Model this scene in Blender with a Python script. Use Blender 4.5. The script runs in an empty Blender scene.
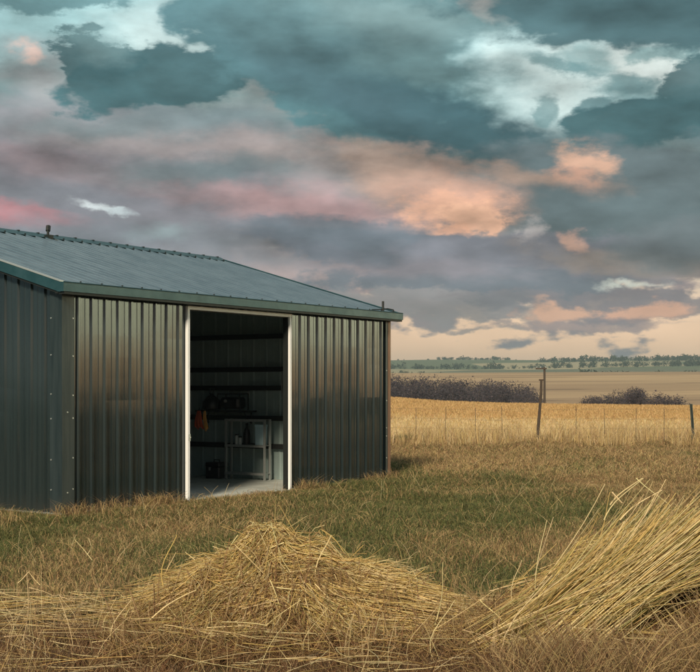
import bpy, math, random
import numpy as np
from mathutils import Vector, Matrix
random.seed(7)
rng = np.random.default_rng(11)
R = math.radians
scn = bpy.context.scene
COL = scn.collection

# ------------------------------------------------------------------ camera
EYE = 1.68
F = 1300.0                      # focal length in pixels of a 700 px wide frame
HZ = 388.0                      # eye level row
cam_d = bpy.data.cameras.new('camera'); cam = bpy.data.objects.new('camera', cam_d); COL.objects.link(cam)
cam.location = (0, 0, EYE); cam.rotation_euler = (R(90), 0, 0)
cam_d.sensor_width = 36; cam_d.lens = F/700*36
cam_d.shift_y = (HZ-336)/700
cam_d.clip_start = 0.1; cam_d.clip_end = 20000
scn.camera = cam
scn.view_settings.view_transform = 'Standard'; scn.view_settings.look = 'None'
scn.view_settings.exposure = 0.0; scn.view_settings.gamma = 1; scn.view_settings.use_curve_mapping = False

# ------------------------------------------------------------------ node helpers
def lin(c):
    out = []
    for v in c:
        v = v/255
        out.append(v/12.92 if v <= .04045 else ((v+.055)/1.055)**2.4)
    return out
class NT:
    def __init__(s, tree): s.t = tree; s.n = tree.nodes; s.l = tree.links
    def new(s, typ, **kw):
        n = s.n.new(typ)
        for k, v in kw.items(): setattr(n, k, v)
        return n
    def put(s, sock, v):
        if hasattr(v, 'is_output'): s.l.new(v, sock)
        elif v is not None: sock.default_value = v
    def math(s, op, a, b=None, c=None, clamp=False):
        n = s.new('ShaderNodeMath', operation=op); n.use_clamp = clamp
        for i, v in enumerate((a, b, c)):
            if v is not None: s.put(n.inputs[i], v)
        return n.outputs[0]
    def vec(s, op, a, b=None):
        n = s.new('ShaderNodeVectorMath', operation=op)
        s.put(n.inputs[0], a)
        if b is not None: s.put(n.inputs[1], b)
        return n.outputs['Value'] if op in ('LENGTH', 'DOT_PRODUCT', 'DISTANCE') else n.outputs[0]
    def scale(s, a, k):
        n = s.new('ShaderNodeVectorMath', operation='SCALE'); s.put(n.inputs[0], a); s.put(n.inputs['Scale'], k); return n.outputs[0]
    def noise(s, v, scale, detail=5, rough=.5, dist=0, out=0, lac=2.0):
        n = s.new('ShaderNodeTexNoise'); s.put(n.inputs['Vector'], v)
        n.inputs['Scale'].default_value = scale; n.inputs['Detail'].default_value = detail
        n.inputs['Roughness'].default_value = rough; n.inputs['Distortion'].default_value = dist
        n.inputs['Lacunarity'].default_value = lac
        return n.outputs[out]
    def smooth(s, v, a, b, lo=0, hi=1, kind='SMOOTHSTEP'):
        n = s.new('ShaderNodeMapRange', interpolation_type=kind)
        s.put(n.inputs[0], v); n.inputs[1].default_value = a; n.inputs[2].default_value = b
        n.inputs[3].default_value = lo; n.inputs[4].default_value = hi
        return n.outputs[0]
    def mix(s, f, a, b, blend='MIX'):
        n = s.new('ShaderNodeMix', data_type='RGBA', blend_type=blend)
        s.put(n.inputs[0], f)
        for k, v in ((6, a), (7, b)):
            if isinstance(v, (tuple, list)): v = (*v[:3], 1)
            s.put(n.inputs[k], v)
        return n.outputs[2]
    def mapping(s, v, loc=(0,0,0), rot=(0,0,0), sc=(1,1,1), typ='POINT'):
        n = s.new('ShaderNodeMapping', vector_type=typ); s.put(n.inputs[0], v)
        n.inputs['Location'].default_value = loc; n.inputs['Rotation'].default_value = rot; n.inputs['Scale'].default_value = sc
        return n.outputs[0]
    def comb(s, x, y, z=0.0):
        n = s.new('ShaderNodeCombineXYZ')
        for i, v in enumerate((x, y, z)): s.put(n.inputs[i], v)
        return n.outputs[0]
    def sep(s, v):
        n = s.new('ShaderNodeSeparateXYZ'); s.put(n.inputs[0], v); return n.outputs

# ------------------------------------------------------------------ sun
SUN_AZ = 192.0     # compass-like, clockwise from +Y (behind the camera, to its left)
SUN_EL = 29.0
sd = bpy.data.lights.new('sun', 'SUN'); sd.energy = 4.3; sd.angle = R(10); sd.color = (1.0, .84, .62)
sun = bpy.data.objects.new('sun', sd); COL.objects.link(sun)
sdir = Vector((math.sin(R(SUN_AZ))*math.cos(R(SUN_EL)), math.cos(R(SUN_AZ))*math.cos(R(SUN_EL)), math.sin(R(SUN_EL))))
sun.rotation_euler = sdir.to_track_quat('Z', 'Y').to_euler()

# ------------------------------------------------------------------ sky
world = bpy.data.worlds.new('World'); scn.world = world; world.use_nodes = True
W = NT(world.node_tree); W.n.clear()
wo = W.new('ShaderNodeOutputWorld'); bg = W.new('ShaderNodeBackground'); bg.inputs['Strength'].default_value = .1
W.l.new(bg.outputs[0], wo.inputs[0])
sky = W.new('ShaderNodeTexSky', sky_type='NISHITA'); sky.sun_disc = False
sky.sun_elevation = R(SUN_EL); sky.sun_rotation = R(SUN_AZ)
dirv = W.new('ShaderNodeTexCoord').outputs['Generated']
sx, sy, sz = W.sep(dirv)
az = W.math('MULTIPLY', W.math('ARCTAN2', sx, sy), 57.29578)
el = W.math('MULTIPLY', W.math('ARCSINE', sz), 57.29578)
flat = W.mapping(dirv, sc=(1, 1, 2.3))
flat2 = W.mapping(dirv, loc=(3.1, 1.7, .6), sc=(1, 1, 4.5))
n_a = W.noise(flat, 7, 4, .55)
n_b = W.noise(flat2, 6, 4, .55)
puff = W.math('ABSOLUTE', W.math('SUBTRACT', W.noise(flat, 20, 4, .5), .5))
fbm1 = W.noise(flat, 9, 7, .53)
fine = W.math('ADD', fbm1, W.math('SUBTRACT', W.math('MULTIPLY', puff, 1.1), .08))
fine2 = W.math('MULTIPLY_ADD', W.math('SUBTRACT', W.noise(flat, 42, 6, .6), .5), 1.1, W.math('MULTIPLY_ADD', W.math('SUBTRACT', fbm1, .5), .6, .5))
fine = W.math('MULTIPLY_ADD', fine, .75, W.math('MULTIPLY', fine2, .25))
fine_off = W.noise(W.vec('ADD', flat, (.008, 0, .034)), 9, 7, .53)
broad = W.noise(flat2, 3.2, 5, .5)
waz = W.math('ADD', az, W.math('MULTIPLY', W.math('SUBTRACT', n_a, .5), 3.4))
wel = W.math('ADD', el, W.math('MULTIPLY', W.math('SUBTRACT', n_b, .5), 1.5))
wc = W.vec('SUBTRACT', W.noise(W.mapping(dirv, sc=(1, 1, 1.5)), 26, 6, .6, out=1), (.5, .5, .5))
P = W.vec('ADD', W.comb(waz, wel), W.vec('MULTIPLY', wc, (3.0, 1.5, 0)))
def deg(px, py):
    a = math.atan((px-350)/F); return math.degrees(a), math.degrees(math.atan((HZ-py)/F*math.cos(a)))
K10 = 10.0
def C(c, k=1.0): return [v*K10*k for v in lin(c)]
# clear sky seen between the clouds: peach at the horizon, pale cyan above
clear = W.mix(W.smooth(el, 2.2, 9), C((255, 204, 160), 1.3), C((176, 214, 214)))
clear = W.mix(.25, clear, sky.outputs[0])
# overcast sheet: grey mauve low, teal high
sheet = W.mix(W.smooth(el, 3, 12), C((143, 139, 143)), C((117, 148, 150)))
sheet = W.mix(W.smooth(el, 20, 60), sheet, C((136, 148, 152)))
sheet = W.mix(W.math('MULTIPLY', W.smooth(broad, .45, .7), .55), sheet, C((196, 160, 150)))
cover = W.smooth(W.math('ADD', W.math('MULTIPLY', el, .16), W.math('MULTIPLY', W.math('SUBTRACT', fine, .5), 2.2)), .38, .62)
col = W.mix(cover, clear, sheet)
# warm glow at right, dim blue at left, added out of view for wall reflections
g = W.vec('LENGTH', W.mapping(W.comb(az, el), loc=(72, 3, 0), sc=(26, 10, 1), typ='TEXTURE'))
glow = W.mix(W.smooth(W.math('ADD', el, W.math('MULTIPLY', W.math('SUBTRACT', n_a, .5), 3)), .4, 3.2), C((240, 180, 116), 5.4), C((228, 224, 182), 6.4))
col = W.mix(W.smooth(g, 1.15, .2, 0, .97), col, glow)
g = W.vec('LENGTH', W.mapping(W.comb(az, el), loc=(-100, 6, 0), sc=(55, 30, 1), typ='TEXTURE'))
col = W.mix(W.smooth(g, 1.1, .3, 0, .85), col, C((88, 124, 134)))
# cloud bodies and gaps: (px, py, rx, ry, tilt, colour, softness, edge roughness, opacity)
T1 = (72, 110, 116); T2 = (86, 126, 132); GM = (132, 134, 140); MV = (160, 142, 146); PK = (196, 150, 146)
PE = (238, 184, 150); PE2 = (255, 196, 160); WH = (222, 240, 236); CR = (190, 172, 160)
blobs = [
 # pale openings
 (90, 20, 170, 60, 0, (165, 206, 208), .35, 1.0, .95),
 (185, 45, 62, 48, 0, WH, .8, 1.8, .75),
 # mauve and pink middle
 (120, 175, 260, 66, 2, (142, 140, 148), .5, .8, .95),
 (150, 140, 130, 20, 3, (176, 164, 160), .7, 1.0, .6),
 (200, 190, 250, 13, 8, (170, 146, 148), .8, 1.0, .7),
 (310, 205, 90, 18, 4, (190, 150, 148), .7, 1.2, .6),
 (340, 165, 110, 24, 8, (176, 160, 154), .7, 1.1, .7),
 (10, 215, 60, 9, 5, (212, 130, 134), .6, 1.2, .9),
 (40, 70, 50, 26, 0, (170, 166, 166), .7, 1.3, .7),
 (28, 50, 12, 8, 0, (240, 205, 190), .7, 1.6, .8),
 (200, 172, 110, 13, -2, (114, 132, 136), .7, 1.0, .8),
 (150, 122, 140, 13, -3, (118, 138, 142), .8, 1.0, .75),
 (60, 195, 90, 12, 3, (124, 128, 136), .8, 1.0, .7),
 (120, 238, 260, 20, 3, (128, 134, 142), .7, 1.0, .85),
 # dark teal clouds of the upper half
 (160, 78, 112, 27, -4, T1, .25, 1.7, .97),
 (88, 54, 42, 20, 0, T1, .4, 2.6, .9),
 (100, 40, 30, 14, 0, (120, 150, 152), .7, 1.6, .6),
 (40, -12, 90, 16, 0, T2, .4, 1.4, .8),
 (385, 66, 205, 84, 18, (92, 132, 138), .16, 1.1, 1),
 (330, 35, 140, 44, 10, (88, 122, 130), .8, 1.0, .8),
 (400, 18, 100, 24, 10, (140, 168, 168), .9, 1.0, .75),
 (280, 30, 70, 30, 20, (112, 148, 152), .9, 1.0, .6),
 (520, 95, 30, 50, 40, (124, 152, 150), .9, 1.2, .6),
 (440, 75, 90, 26, 20, (116, 146, 146), .9, 1.0, .55),
 (455, 128, 140, 34, 15, (64, 98, 106), .55, 1.0, .95),
 (340, 90, 80, 22, 15, (80, 110, 118), .8, 1.0, .7),
 # opening on the right
 (590, 74, 108, 44, 4, (140, 184, 188), .5, 1.8, .95),
 (560, 85, 62, 38, 25, (226, 244, 240), .8, 2.2, .9),
 (640, 64, 54, 20, 10, (236, 246, 240), .8, 2.2, .9),
 (590, 60, 26, 12, 0, (130, 170, 172), .6, 1.8, .7),
 (635, 84, 26, 8, 10, (110, 150, 154), .6, 2.2, .85),
 (560, 62, 34, 7, 15, (112, 152, 156), .6, 2.4, .8),
 (598, 100, 20, 9, -10, (96, 136, 142), .5, 2.4, .85),
 (545, 105, 14, 20, 20, (104, 144, 148), .5, 2.2, .7),
 (662, 52, 24, 6, 0, (120, 160, 162), .6, 2.4, .8),
 (640, 6, 190, 36, 5, (78, 110, 116), .3, 1.2, .98),
 (640, 124, 80, 28, 0, T1, .25, 1.6, .98),
 (695, 85, 32, 22, 0, T1, .3, 1.6, .9),
 # grey band below it
 (630, 190, 170, 48, 4, (108, 124, 128), .35, 1.1, .97),
 (550, 180, 70, 10, 8, (190, 160, 142), .6, 1.4, .8),
 (588, 160, 28, 12, 14, (240, 190, 160), .6, 1.9, .85),
 (575, 180, 26, 10, 20, (232, 176, 148), .6, 1.9, .7),
 (620, 215, 130, 26, 6, (98, 114, 118), .5, 1.1, .85),
 # glowing peach cloud
 (420, 182, 84, 26, 12, (182, 158, 148), .5, 1.2, .85),
 (395, 168, 60, 16, 10, (206, 178, 160), .6, 1.3, .7),
 (445, 200, 60, 24, 8, (222, 174, 150), .75, 1.6, .85),
 (452, 208, 48, 17, 8, (240, 186, 156), .5, 2.2, .9),
 (466, 216, 34, 14, 10, (255, 200, 166), .45, 2.2, .9),
 (440, 232, 26, 10, -10, (250, 190, 156), .5, 2.2, .8),
 # low grey blue banks
 (400, 248, 150, 18, 4, (116, 123, 134), .35, 1.4, .95),
 (330, 228, 90, 14, 4, (112, 122, 132), .5, 1.3, .85),
 (560, 258, 150, 24, 2, (126, 127, 136), .4, 1.3, .92),
 (480, 282, 170, 16, 1, (112, 120, 129), .4, 1.4, .95),
 (420, 268, 90, 9, 3, (146, 138, 144), .8, 1.3, .7),
 (640, 262, 90, 11, 8, (164, 146, 132), .7, 1.4, .7),
 (685, 245, 56, 26, 0, (106, 116, 120), .5, 1.3, .85),
 (583, 240, 15, 6, 10, (226, 180, 156), .7, 2.2, .85),
 (537, 230, 9, 8, 30, (210, 200, 196), .8, 2.2, .7),
 (642, 285, 24, 4, 8, (236, 240, 225), .7, 2.2, .8),
 (440, 305, 130, 14, 2, (150, 146, 146), .45, 1.7, .9),
 (630, 303, 130, 16, 2, (136, 130, 134), .4, 1.7, .9),
 (556, 309, 42, 10, 0, (234, 184, 152), .5, 2.2, .9),
 (655, 311, 42, 8, 0, (236, 182, 150), .55, 2.2, .85),
 (500, 300, 30, 8, 0, (122, 124, 130), .6, 1.8, .7),
 (615, 322, 36, 6, 0, (134, 128, 134), .6, 1.9, .8),
 (465, 327, 22, 3, 0, (164, 152, 146), .7, 2.0, .9),
 (512, 326, 12, 3.5, 0, (160, 152, 148), .7, 2.0, .9),
 (590, 325, 90, 3, 1, (176, 154, 148), .7, 2.0, .85),
 (92, 207, 17, 3, 14, (222, 232, 232), .9, 2.6, .8),
 (112, 212, 12, 2.6, 6, (206, 220, 222), .9, 2.6, .7),
 (165, 232, 30, 8, 0, (150, 170, 172), .8, 1.6, .6),
]
for (px, py, rx, ry, tilt, c, soft, amp, op) in blobs:
    a, e = deg(px, py)
    k = math.degrees(1/F)
    L = W.vec('LENGTH', W.mapping(P, loc=(a, e, 0), rot=(0, 0, R(-tilt)), sc=(rx*k, ry*k, 1), typ='TEXTURE'))
    soft *= .5 if soft <= .45 else (.75 if soft < .6 else 1)
    v = W.math('MULTIPLY_ADD', W.math('SUBTRACT', fine2 if min(rx, ry*2.5) < 45 else fine, .5), amp, W.math('SUBTRACT', 1, L))
    col = W.mix(W.smooth(v, -soft, soft, 0, op), col, C(c))
relief = W.math('SUBTRACT', fbm1, fine_off)
rel = W.math('MULTIPLY_ADD', relief, W.smooth(el, 1.5, 6, .3, 2.1), 1.0)
mott = W.math('MULTIPLY_ADD', W.math('SUBTRACT', broad, .5), W.smooth(el, 2, 6, 0, .6), 1.0)
col = W.scale(col, W.math('MULTIPLY', rel, mott))
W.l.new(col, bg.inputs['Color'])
world.cycles.sampling_method = 'MANUAL'; world.cycles.sample_map_resolution = 512

# ------------------------------------------------------------------ object helpers
def tag(o, label=None, cat=None, group=None, kind=None):
    if label: o['label'] = label
    if cat: o['category'] = cat
    if group: o['group'] = group
    if kind: o['kind'] = kind
    return o
def empty(name, loc, rz=0):
    o = bpy.data.objects.new(name, None); COL.objects.link(o); o.location = loc; o.rotation_euler = (0, 0, rz)
    o.empty_display_size = .2
    return o
class MB:
    def __init__(s): s.v = []; s.f = []; s.m = []
    def add(s, vs, fs, mi=0):
        b = len(s.v); s.v += [tuple(v) for v in vs]; s.f += [tuple(i+b for i in f) for f in fs]; s.m += [mi]*len(fs); return s
    def box(s, a, b, mi=0, bev=0.0):
        x0, y0, z0 = a; x1, y1, z1 = b
        if bev <= 0:
            vs = [(x, y, z) for z in (z0, z1) for y in (y0, y1) for x in (x0, x1)]
            return s.add(vs, [(0,2,3,1),(4,5,7,6),(0,1,5,4),(2,6,7,3),(0,4,6,2),(1,3,7,5)], mi)
        t = bev
        c = [(x0+t,y0),(x1-t,y0),(x1,y0+t),(x1,y1-t),(x1-t,y1),(x0+t,y1),(x0,y1-t),(x0,y0+t)]
        c2 = [(x0+t,y0+t),(x1-t,y0+t),(x1-t,y0+t),(x1-t,y1-t),(x1-t,y1-t),(x0+t,y1-t),(x0+t,y1-t),(x0+t,y0+t)]
        rings = [[(x,y,z0) for x,y in c2],[(x,y,z0+t) for x,y in c],[(x,y,z1-t) for x,y in c],[(x,y,z1) for x,y in c2]]
        vs = sum(rings, []); fs = []
        for k in range(3):
            for i in range(8):
                j = (i+1) % 8; fs.append((k*8+i, k*8+j, k*8+8+j, k*8+8+i))
        fs += [tuple(range(7, -1, -1)), tuple(range(24, 32))]
        return s.add(vs, fs, mi)
    def tube(s, pts, r, n=8, mi=0, caps=True):
        pts = [Vector(p) for p in pts]; rs = r if isinstance(r, (list, tuple)) else [r]*len(pts)
        vs = []; fs = []; ref = None
        for i, p in enumerate(pts):
            t = (pts[min(i+1, len(pts)-1)]-pts[max(i-1, 0)]).normalized()
            if ref is None: ref = t.orthogonal().normalized()
            ref = (ref - t*ref.dot(t)).normalized(); b = t.cross(ref)
            for k in range(n):
                a = 2*math.pi*k/n; vs.append(p+(ref*math.cos(a)+b*math.sin(a))*rs[i])
        for i in range(len(pts)-1):
            for k in range(n):
                j = (k+1) % n; fs.append((i*n+k, i*n+j, i*n+n+j, i*n+n+k))
        if caps: fs += [tuple(range(n-1, -1, -1)), tuple(range(len(pts)*n-n, len(pts)*n))]
        return s.add(vs, fs, mi)
    def lathe(s, prof, c=(0,0,0), n=16, mi=0):
        vs = []; fs = []
        for r, z in prof:
            for k in range(n):
                a = 2*math.pi*k/n; vs.append((c[0]+r*math.cos(a), c[1]+r*math.sin(a), c[2]+z))
        for i in range(len(prof)-1):
            for k in range(n):
                j = (k+1) % n; fs.append((i*n+k, i*n+j, i*n+n+j, i*n+n+k))
        return s.add(vs, fs, mi)
    def build(s, name, mats, parent=None, smooth=False):
        me = bpy.data.meshes.new(name); me.from_pydata(s.v, [], s.f)
        if not isinstance(mats, (list, tuple)): mats = [mats]
        for m in mats: me.materials.append(m)
        me.polygons.foreach_set('material_index', s.m)
        if smooth: me.polygons.foreach_set('use_smooth', [True]*len(s.f))
        me.update()
        o = bpy.data.objects.new(name, me); COL.objects.link(o)
        if parent: o.parent = parent
        return o
def np_mesh(name, V, faces, mats, parent=None, colors=None, midx=None, smooth=False):
    """faces: list of int arrays (each N x k)."""
    me = bpy.data.meshes.new(name)
    V = np.asarray(V, np.float32)
    me.vertices.add(len(V)); me.vertices.foreach_set('co', V.ravel())
    loops = np.concatenate([f.ravel() for f in faces]).astype(np.int32)
    tot = np.concatenate([np.full(len(f), f.shape[1]) for f in faces]).astype(np.int32)
    start = np.concatenate([[0], np.cumsum(tot)[:-1]]).astype(np.int32)
    me.loops.add(len(loops)); me.loops.foreach_set('vertex_index', loops)
    me.polygons.add(len(tot)); me.polygons.foreach_set('loop_start', start); me.polygons.foreach_set('loop_total', tot)
    if midx is not None: me.polygons.foreach_set('material_index', np.asarray(midx, np.int32))
    if smooth: me.polygons.foreach_set('use_smooth', np.ones(len(tot), bool))
    if not isinstance(mats, (list, tuple)): mats = [mats]
    for m in mats: me.materials.append(m)
    if colors is not None:
        at = me.color_attributes.new('tint', 'FLOAT_COLOR', 'POINT')
        c = np.ones((len(V), 4), np.float32); c[:, :3] = colors
        at.data.foreach_set('color', c.ravel())
    me.update(calc_edges=True); me.validate()
    o = bpy.data.objects.new(name, me); COL.objects.link(o)
    if parent: o.parent = parent
    return o

# ------------------------------------------------------------------ materials
def mat(name, color, rough=.6, metal=0.0, spec=.5, build=None):
    m = bpy.data.materials.new(name); m.use_nodes = True
    t = NT(m.node_tree); b = t.n['Principled BSDF']
    b.inputs['Base Color'].default_value = (*color[:3], 1); b.inputs['Roughness'].default_value = rough
    b.inputs['Metallic'].default_value = metal; b.inputs['Specular IOR Level'].default_value = spec
    if build: build(t, b)
    return m
def bump(t, b, h, strength=.3, dist=.01):
    n = t.new('ShaderNodeBump'); n.inputs['Strength'].default_value = strength; n.inputs['Distance'].default_value = dist
    t.put(n.inputs['Height'], h); t.l.new(n.outputs[0], b.inputs['Normal'])
def sheet_metal(c1, c2, rough, metal, streak=(3, 3, .25), axis_bump=True, dust=(.16, .14, .11)):
    def f(t, b):
        oc = t.new('ShaderNodeTexCoord').outputs['Object']
        st = t.mapping(oc, sc=streak)
        n = t.noise(st, 4, 6, .6); n2 = t.noise(oc, 1.3, 5, .6)
        c = t.mix(t.smooth(n, .3, .7), c1, c2)
        z = t.sep(oc)[2]
        d = t.math('MULTIPLY', t.smooth(t.math('ADD', z, t.math('MULTIPLY', n, .5)), .55, .15), .3)   # splashed soil dust near the ground
        c = t.mix(d, c, dust)
        spots = t.smooth(t.noise(oc, 9, 8, .7), .66, .74, 0, .25)
        c = t.mix(spots, c, dust)
        t.l.new(c, b.inputs['Base Color'])
        rr = t.math('MULTIPLY_ADD', n2, rough*.8, rough*.6)
        rr = t.math('MULTIPLY_ADD', d, .4, rr)
        t.l.new(rr, b.inputs['Roughness'])
        b.inputs['Metallic'].default_value = metal
        bump(t, b, t.math('ADD', t.math('MULTIPLY', t.noise(t.mapping(oc, sc=(streak[0]*1.5, streak[1]*1.5, streak[2]*1.2)), 1.6, 3, .5), 1.0), t.math('MULTIPLY', t.noise(oc, 60, 3, .5), .003)), .5, .02)
    return f
m_wall = mat('painted_slate_steel', (.03, .05, .06), .12, .2, .9, build=sheet_metal((.019, .033, .039), (.036, .054, .060), .10, .36, (3, 3, .04), dust=(.10, .09, .075)))
m_gable = m_wall
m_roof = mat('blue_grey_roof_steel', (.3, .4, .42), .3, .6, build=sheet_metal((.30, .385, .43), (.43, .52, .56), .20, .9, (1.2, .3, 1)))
m_trim = mat('teal_trim_steel', (.06, .13, .13), .35, .35, build=sheet_metal((.018, .066, .082), (.035, .095, .115), .35, .25, (1, 1, 1), dust=(.1, .1, .09)))
m_trimwall = mat('dark_corner_steel', (.1, .13, .13), .35, .6, build=sheet_metal((.018, .032, .038), (.035, .052, .058), .38, .2))
m_rust = mat('rust_brown_trim', (.3, .14, .08), .5, .3, build=sheet_metal((.16, .085, .055), (.26, .14, .09), .42, .3))
m_dark = mat('dark_steel', (.02, .024, .024), .5, .3)
m_white = mat('white_painted_frame', (.8, .81, .8), .35, 0, build=lambda t, b: t.l.new(t.mix(t.smooth(t.noise(t.new('ShaderNodeTexCoord').outputs['Object'], 8, 7, .7), .58, .75, 0, .5), (.90, .91, .92), (.50, .48, .44)), b.inputs['Base Color']))
m_pale = mat('pale_galvanised', (.55, .58, .57), .4, .6)
m_in = mat('interior_sheet', (.06, .09, .09), .55, .1, build=lambda t, b: t.l.new(t.mix(t.noise(t.mapping(t.new('ShaderNodeTexCoord').outputs['Object'], sc=(1, 3, 3)), 3, 6, .6), (.24, .33, .33), (.36, .45, .44)), b.inputs['Base Color']))
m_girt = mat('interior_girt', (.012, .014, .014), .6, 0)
def conc(t, b):
    oc = t.new('ShaderNodeTexCoord').outputs['Object']
    c = t.mix(t.smooth(t.noise(oc, 2.5, 8, .65), .35, .7), (.62, .66, .62), (.46, .49, .46))
    c = t.mix(t.smooth(t.noise(oc, 14, 6, .7), .6, .7, 0, .6), c, (.20, .18, .15))
    t.l.new(c, b.inputs['Base Color']); bump(t, b, t.noise(oc, 50, 5, .7), .3, .004)
m_conc = mat('concrete_slab', (.45, .47, .45), .7, build=conc)
def wood(c1, c2):
    def f(t, b):
        oc = t.new('ShaderNodeTexCoord').outputs['Object']
        n = t.noise(t.mapping(oc, sc=(30, 30, 2)), 2, 8, .7)
        t.l.new(t.mix(t.smooth(n, .3, .7), c1, c2), b.inputs['Base Color']); bump(t, b, n, .6, .01)
    return f
m_wood = mat('weathered_wood', (.1, .07, .05), .85, build=wood((.035, .026, .02), (.085, .062, .045)))
m_post = mat('green_steel_post', (.05, .08, .06), .6, .2, build=wood((.022, .035, .032), (.05, .07, .06)))
m_wire = mat('old_wire', (.16, .13, .10), .6, .6)
m_shelf = mat('galvanised_shelf', (.30, .33, .33), .45, .5, build=wood((.42, .45, .44), (.55, .57, .56)))
m_red = mat('red_cloth', (.32, .05, .03), .8, build=wood((.50, .07, .03), (.65, .12, .05)))
m_orange = mat('orange_cloth', (.62, .28, .07), .8, build=wood((.80, .34, .06), (.9, .5, .15)))
m_blue = mat('pale_blue_box', (.25, .40, .46), .5, build=wood((.40, .58, .66), (.5, .68, .74)))
m_black = mat('black_plastic', (.015, .016, .017), .4)
m_glass = mat('pale_jar', (.45, .48, .47), .2, 0)
def tint_mat(name, rough=.7, spec=.25, trans=.25, var=.35):
    def f(t, b):
        a = t.new('ShaderNodeVertexColor'); a.layer_name = 'tint'
        t.l.new(a.outputs[0], b.inputs['Base Color'])
        tr = t.new('ShaderNodeBsdfTranslucent'); t.l.new(a.outputs[0], tr.inputs[0])
        mx = t.new('ShaderNodeMixShader'); mx.inputs[0].default_value = trans
        t.l.new(b.outputs[0], mx.inputs[1]); t.l.new(tr.outputs[0], mx.inputs[2])
        t.l.new(mx.outputs[0], t.n['Material Output'].inputs[0])
    return mat(name, (.3, .25, .1), rough, 0, spec, f)
m_grass = tint_mat('grass_blades')
m_straw = tint_mat('straw', .5, .4, .12)
m_leaf = tint_mat('foliage', .8, .2, .2)
m_bark = mat('bark', (.08, .06, .045), .9, build=wood((.06, .045, .035), (.12, .09, .07)))

# ------------------------------------------------------------------ terrain
# value noise for python side
class VN:
    def __init__(s, seed, n=256): s.g = np.random.default_rng(seed).random((n, n)); s.n = n
    def __call__(s, x, y):
        x = np.asarray(x, float); y = np.asarray(y, float)
        xi = np.floor(x).astype(int); yi = np.floor(y).astype(int); fx = x-xi; fy = y-yi
        fx = fx*fx*(3-2*fx); fy = fy*fy*(3-2*fy); n = s.n
        g = lambda a, b: s.g[a % n, b % n]
        return (g(xi, yi)*(1-fx)+g(xi+1, yi)*fx)*(1-fy)+(g(xi, yi+1)*(1-fx)+g(xi+1, yi+1)*fx)*fy
    def fbm(s, x, y, o=4):
        t = 0; a = .5; w = 0
        for i in range(o): t = t+a*s(x*2**i+i*17.3, y*2**i+i*9.1); w += a; a *= .5
        return t/w
vn = VN(3); vn2 = VN(8); vn3 = VN(21)
RK = [0, 36, 60, 85, 105, 120, 150, 200, 250, 330, 450, 600, 700, 760, 900, 1200, 1600, 2000, 2250, 2500, 3200, 6000]
ZK = [0, 0, .02, .18, .30, .22, -1.6, -6.0, -6.5, -3.4, 2.5, 8.2, 10.2, 9.6, 4.0, 11.0, 28, 44, 50.5, 48, 20, 0]
def height(x, y):
    x = np.asarray(x, float); y = np.asarray(y, float)
    r = np.hypot(x, y); a = np.degrees(np.arctan2(x, y))
    zf = 0
    for dr in (-.05, -.025, 0, .025, .05): zf = zf+np.interp(r*(1+dr), RK, ZK)
    zf = zf/5
    # the crest of the gold field falls to the right
    k = np.interp(a, [-20, 1, 4, 7, 12, 18, 60], [.75, .62, .18, -.02, -.14, -.2, 0])
    zf = zf+k*np.interp(r, [40, 70, 100, 125, 180], [0, .35, 1, 1, 0])
    # away to both sides the land runs level and then falls gently
    side = np.clip((np.abs(a)-24)/14, 0, 1); side = side*side*(3-2*side)
    zf = zf*(1-side)-side*np.clip(r-60, 0, 3000)*.0105*np.clip(1-(r-60)/4200, .3, 1)
    far = np.clip((r-130)/500, 0, 1)*(1-side)
    zf = zf+far*(vn.fbm(x/420+40, y/420+40, 3)-.5)*np.interp(r, [130, 700, 2200], [1, 5.0, 9])
    near = (vn2.fbm(x/2.2+50, y/2.2+50, 4)-.5)*.14*np.clip((r-5)/3, 0, 1)
    lx, ly = to_local(x, y)
    dd = np.maximum(np.maximum(-lx, lx-8.3), np.maximum(-ly, ly-8.3))
    near = near*np.clip(dd/1.2, 0, 1)-.02*np.clip(1-np.abs(dd)/.8, 0, 1)
    near = np.where(dd < 0, -.12, near)
    return zf+near*np.clip((150-r)/60, 0, 1)
E1 = np.array((850., F)); E1 /= np.linalg.norm(E1); E2 = np.array((-E1[1], E1[0]))
A = np.array(((62-350)/F*17.1, 17.1))
def to_local(x, y): return (x-A[0])*E1[0]+(y-A[1])*E1[1], (x-A[0])*E2[0]+(y-A[1])*E2[1]
def s_at(px, w=0.0):
    k = (px-350)/F; ox = A[0]+w*E2[0]; oy = A[1]+w*E2[1]
    return (k*oy-ox)/(E1[0]-k*E1[1])

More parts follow.
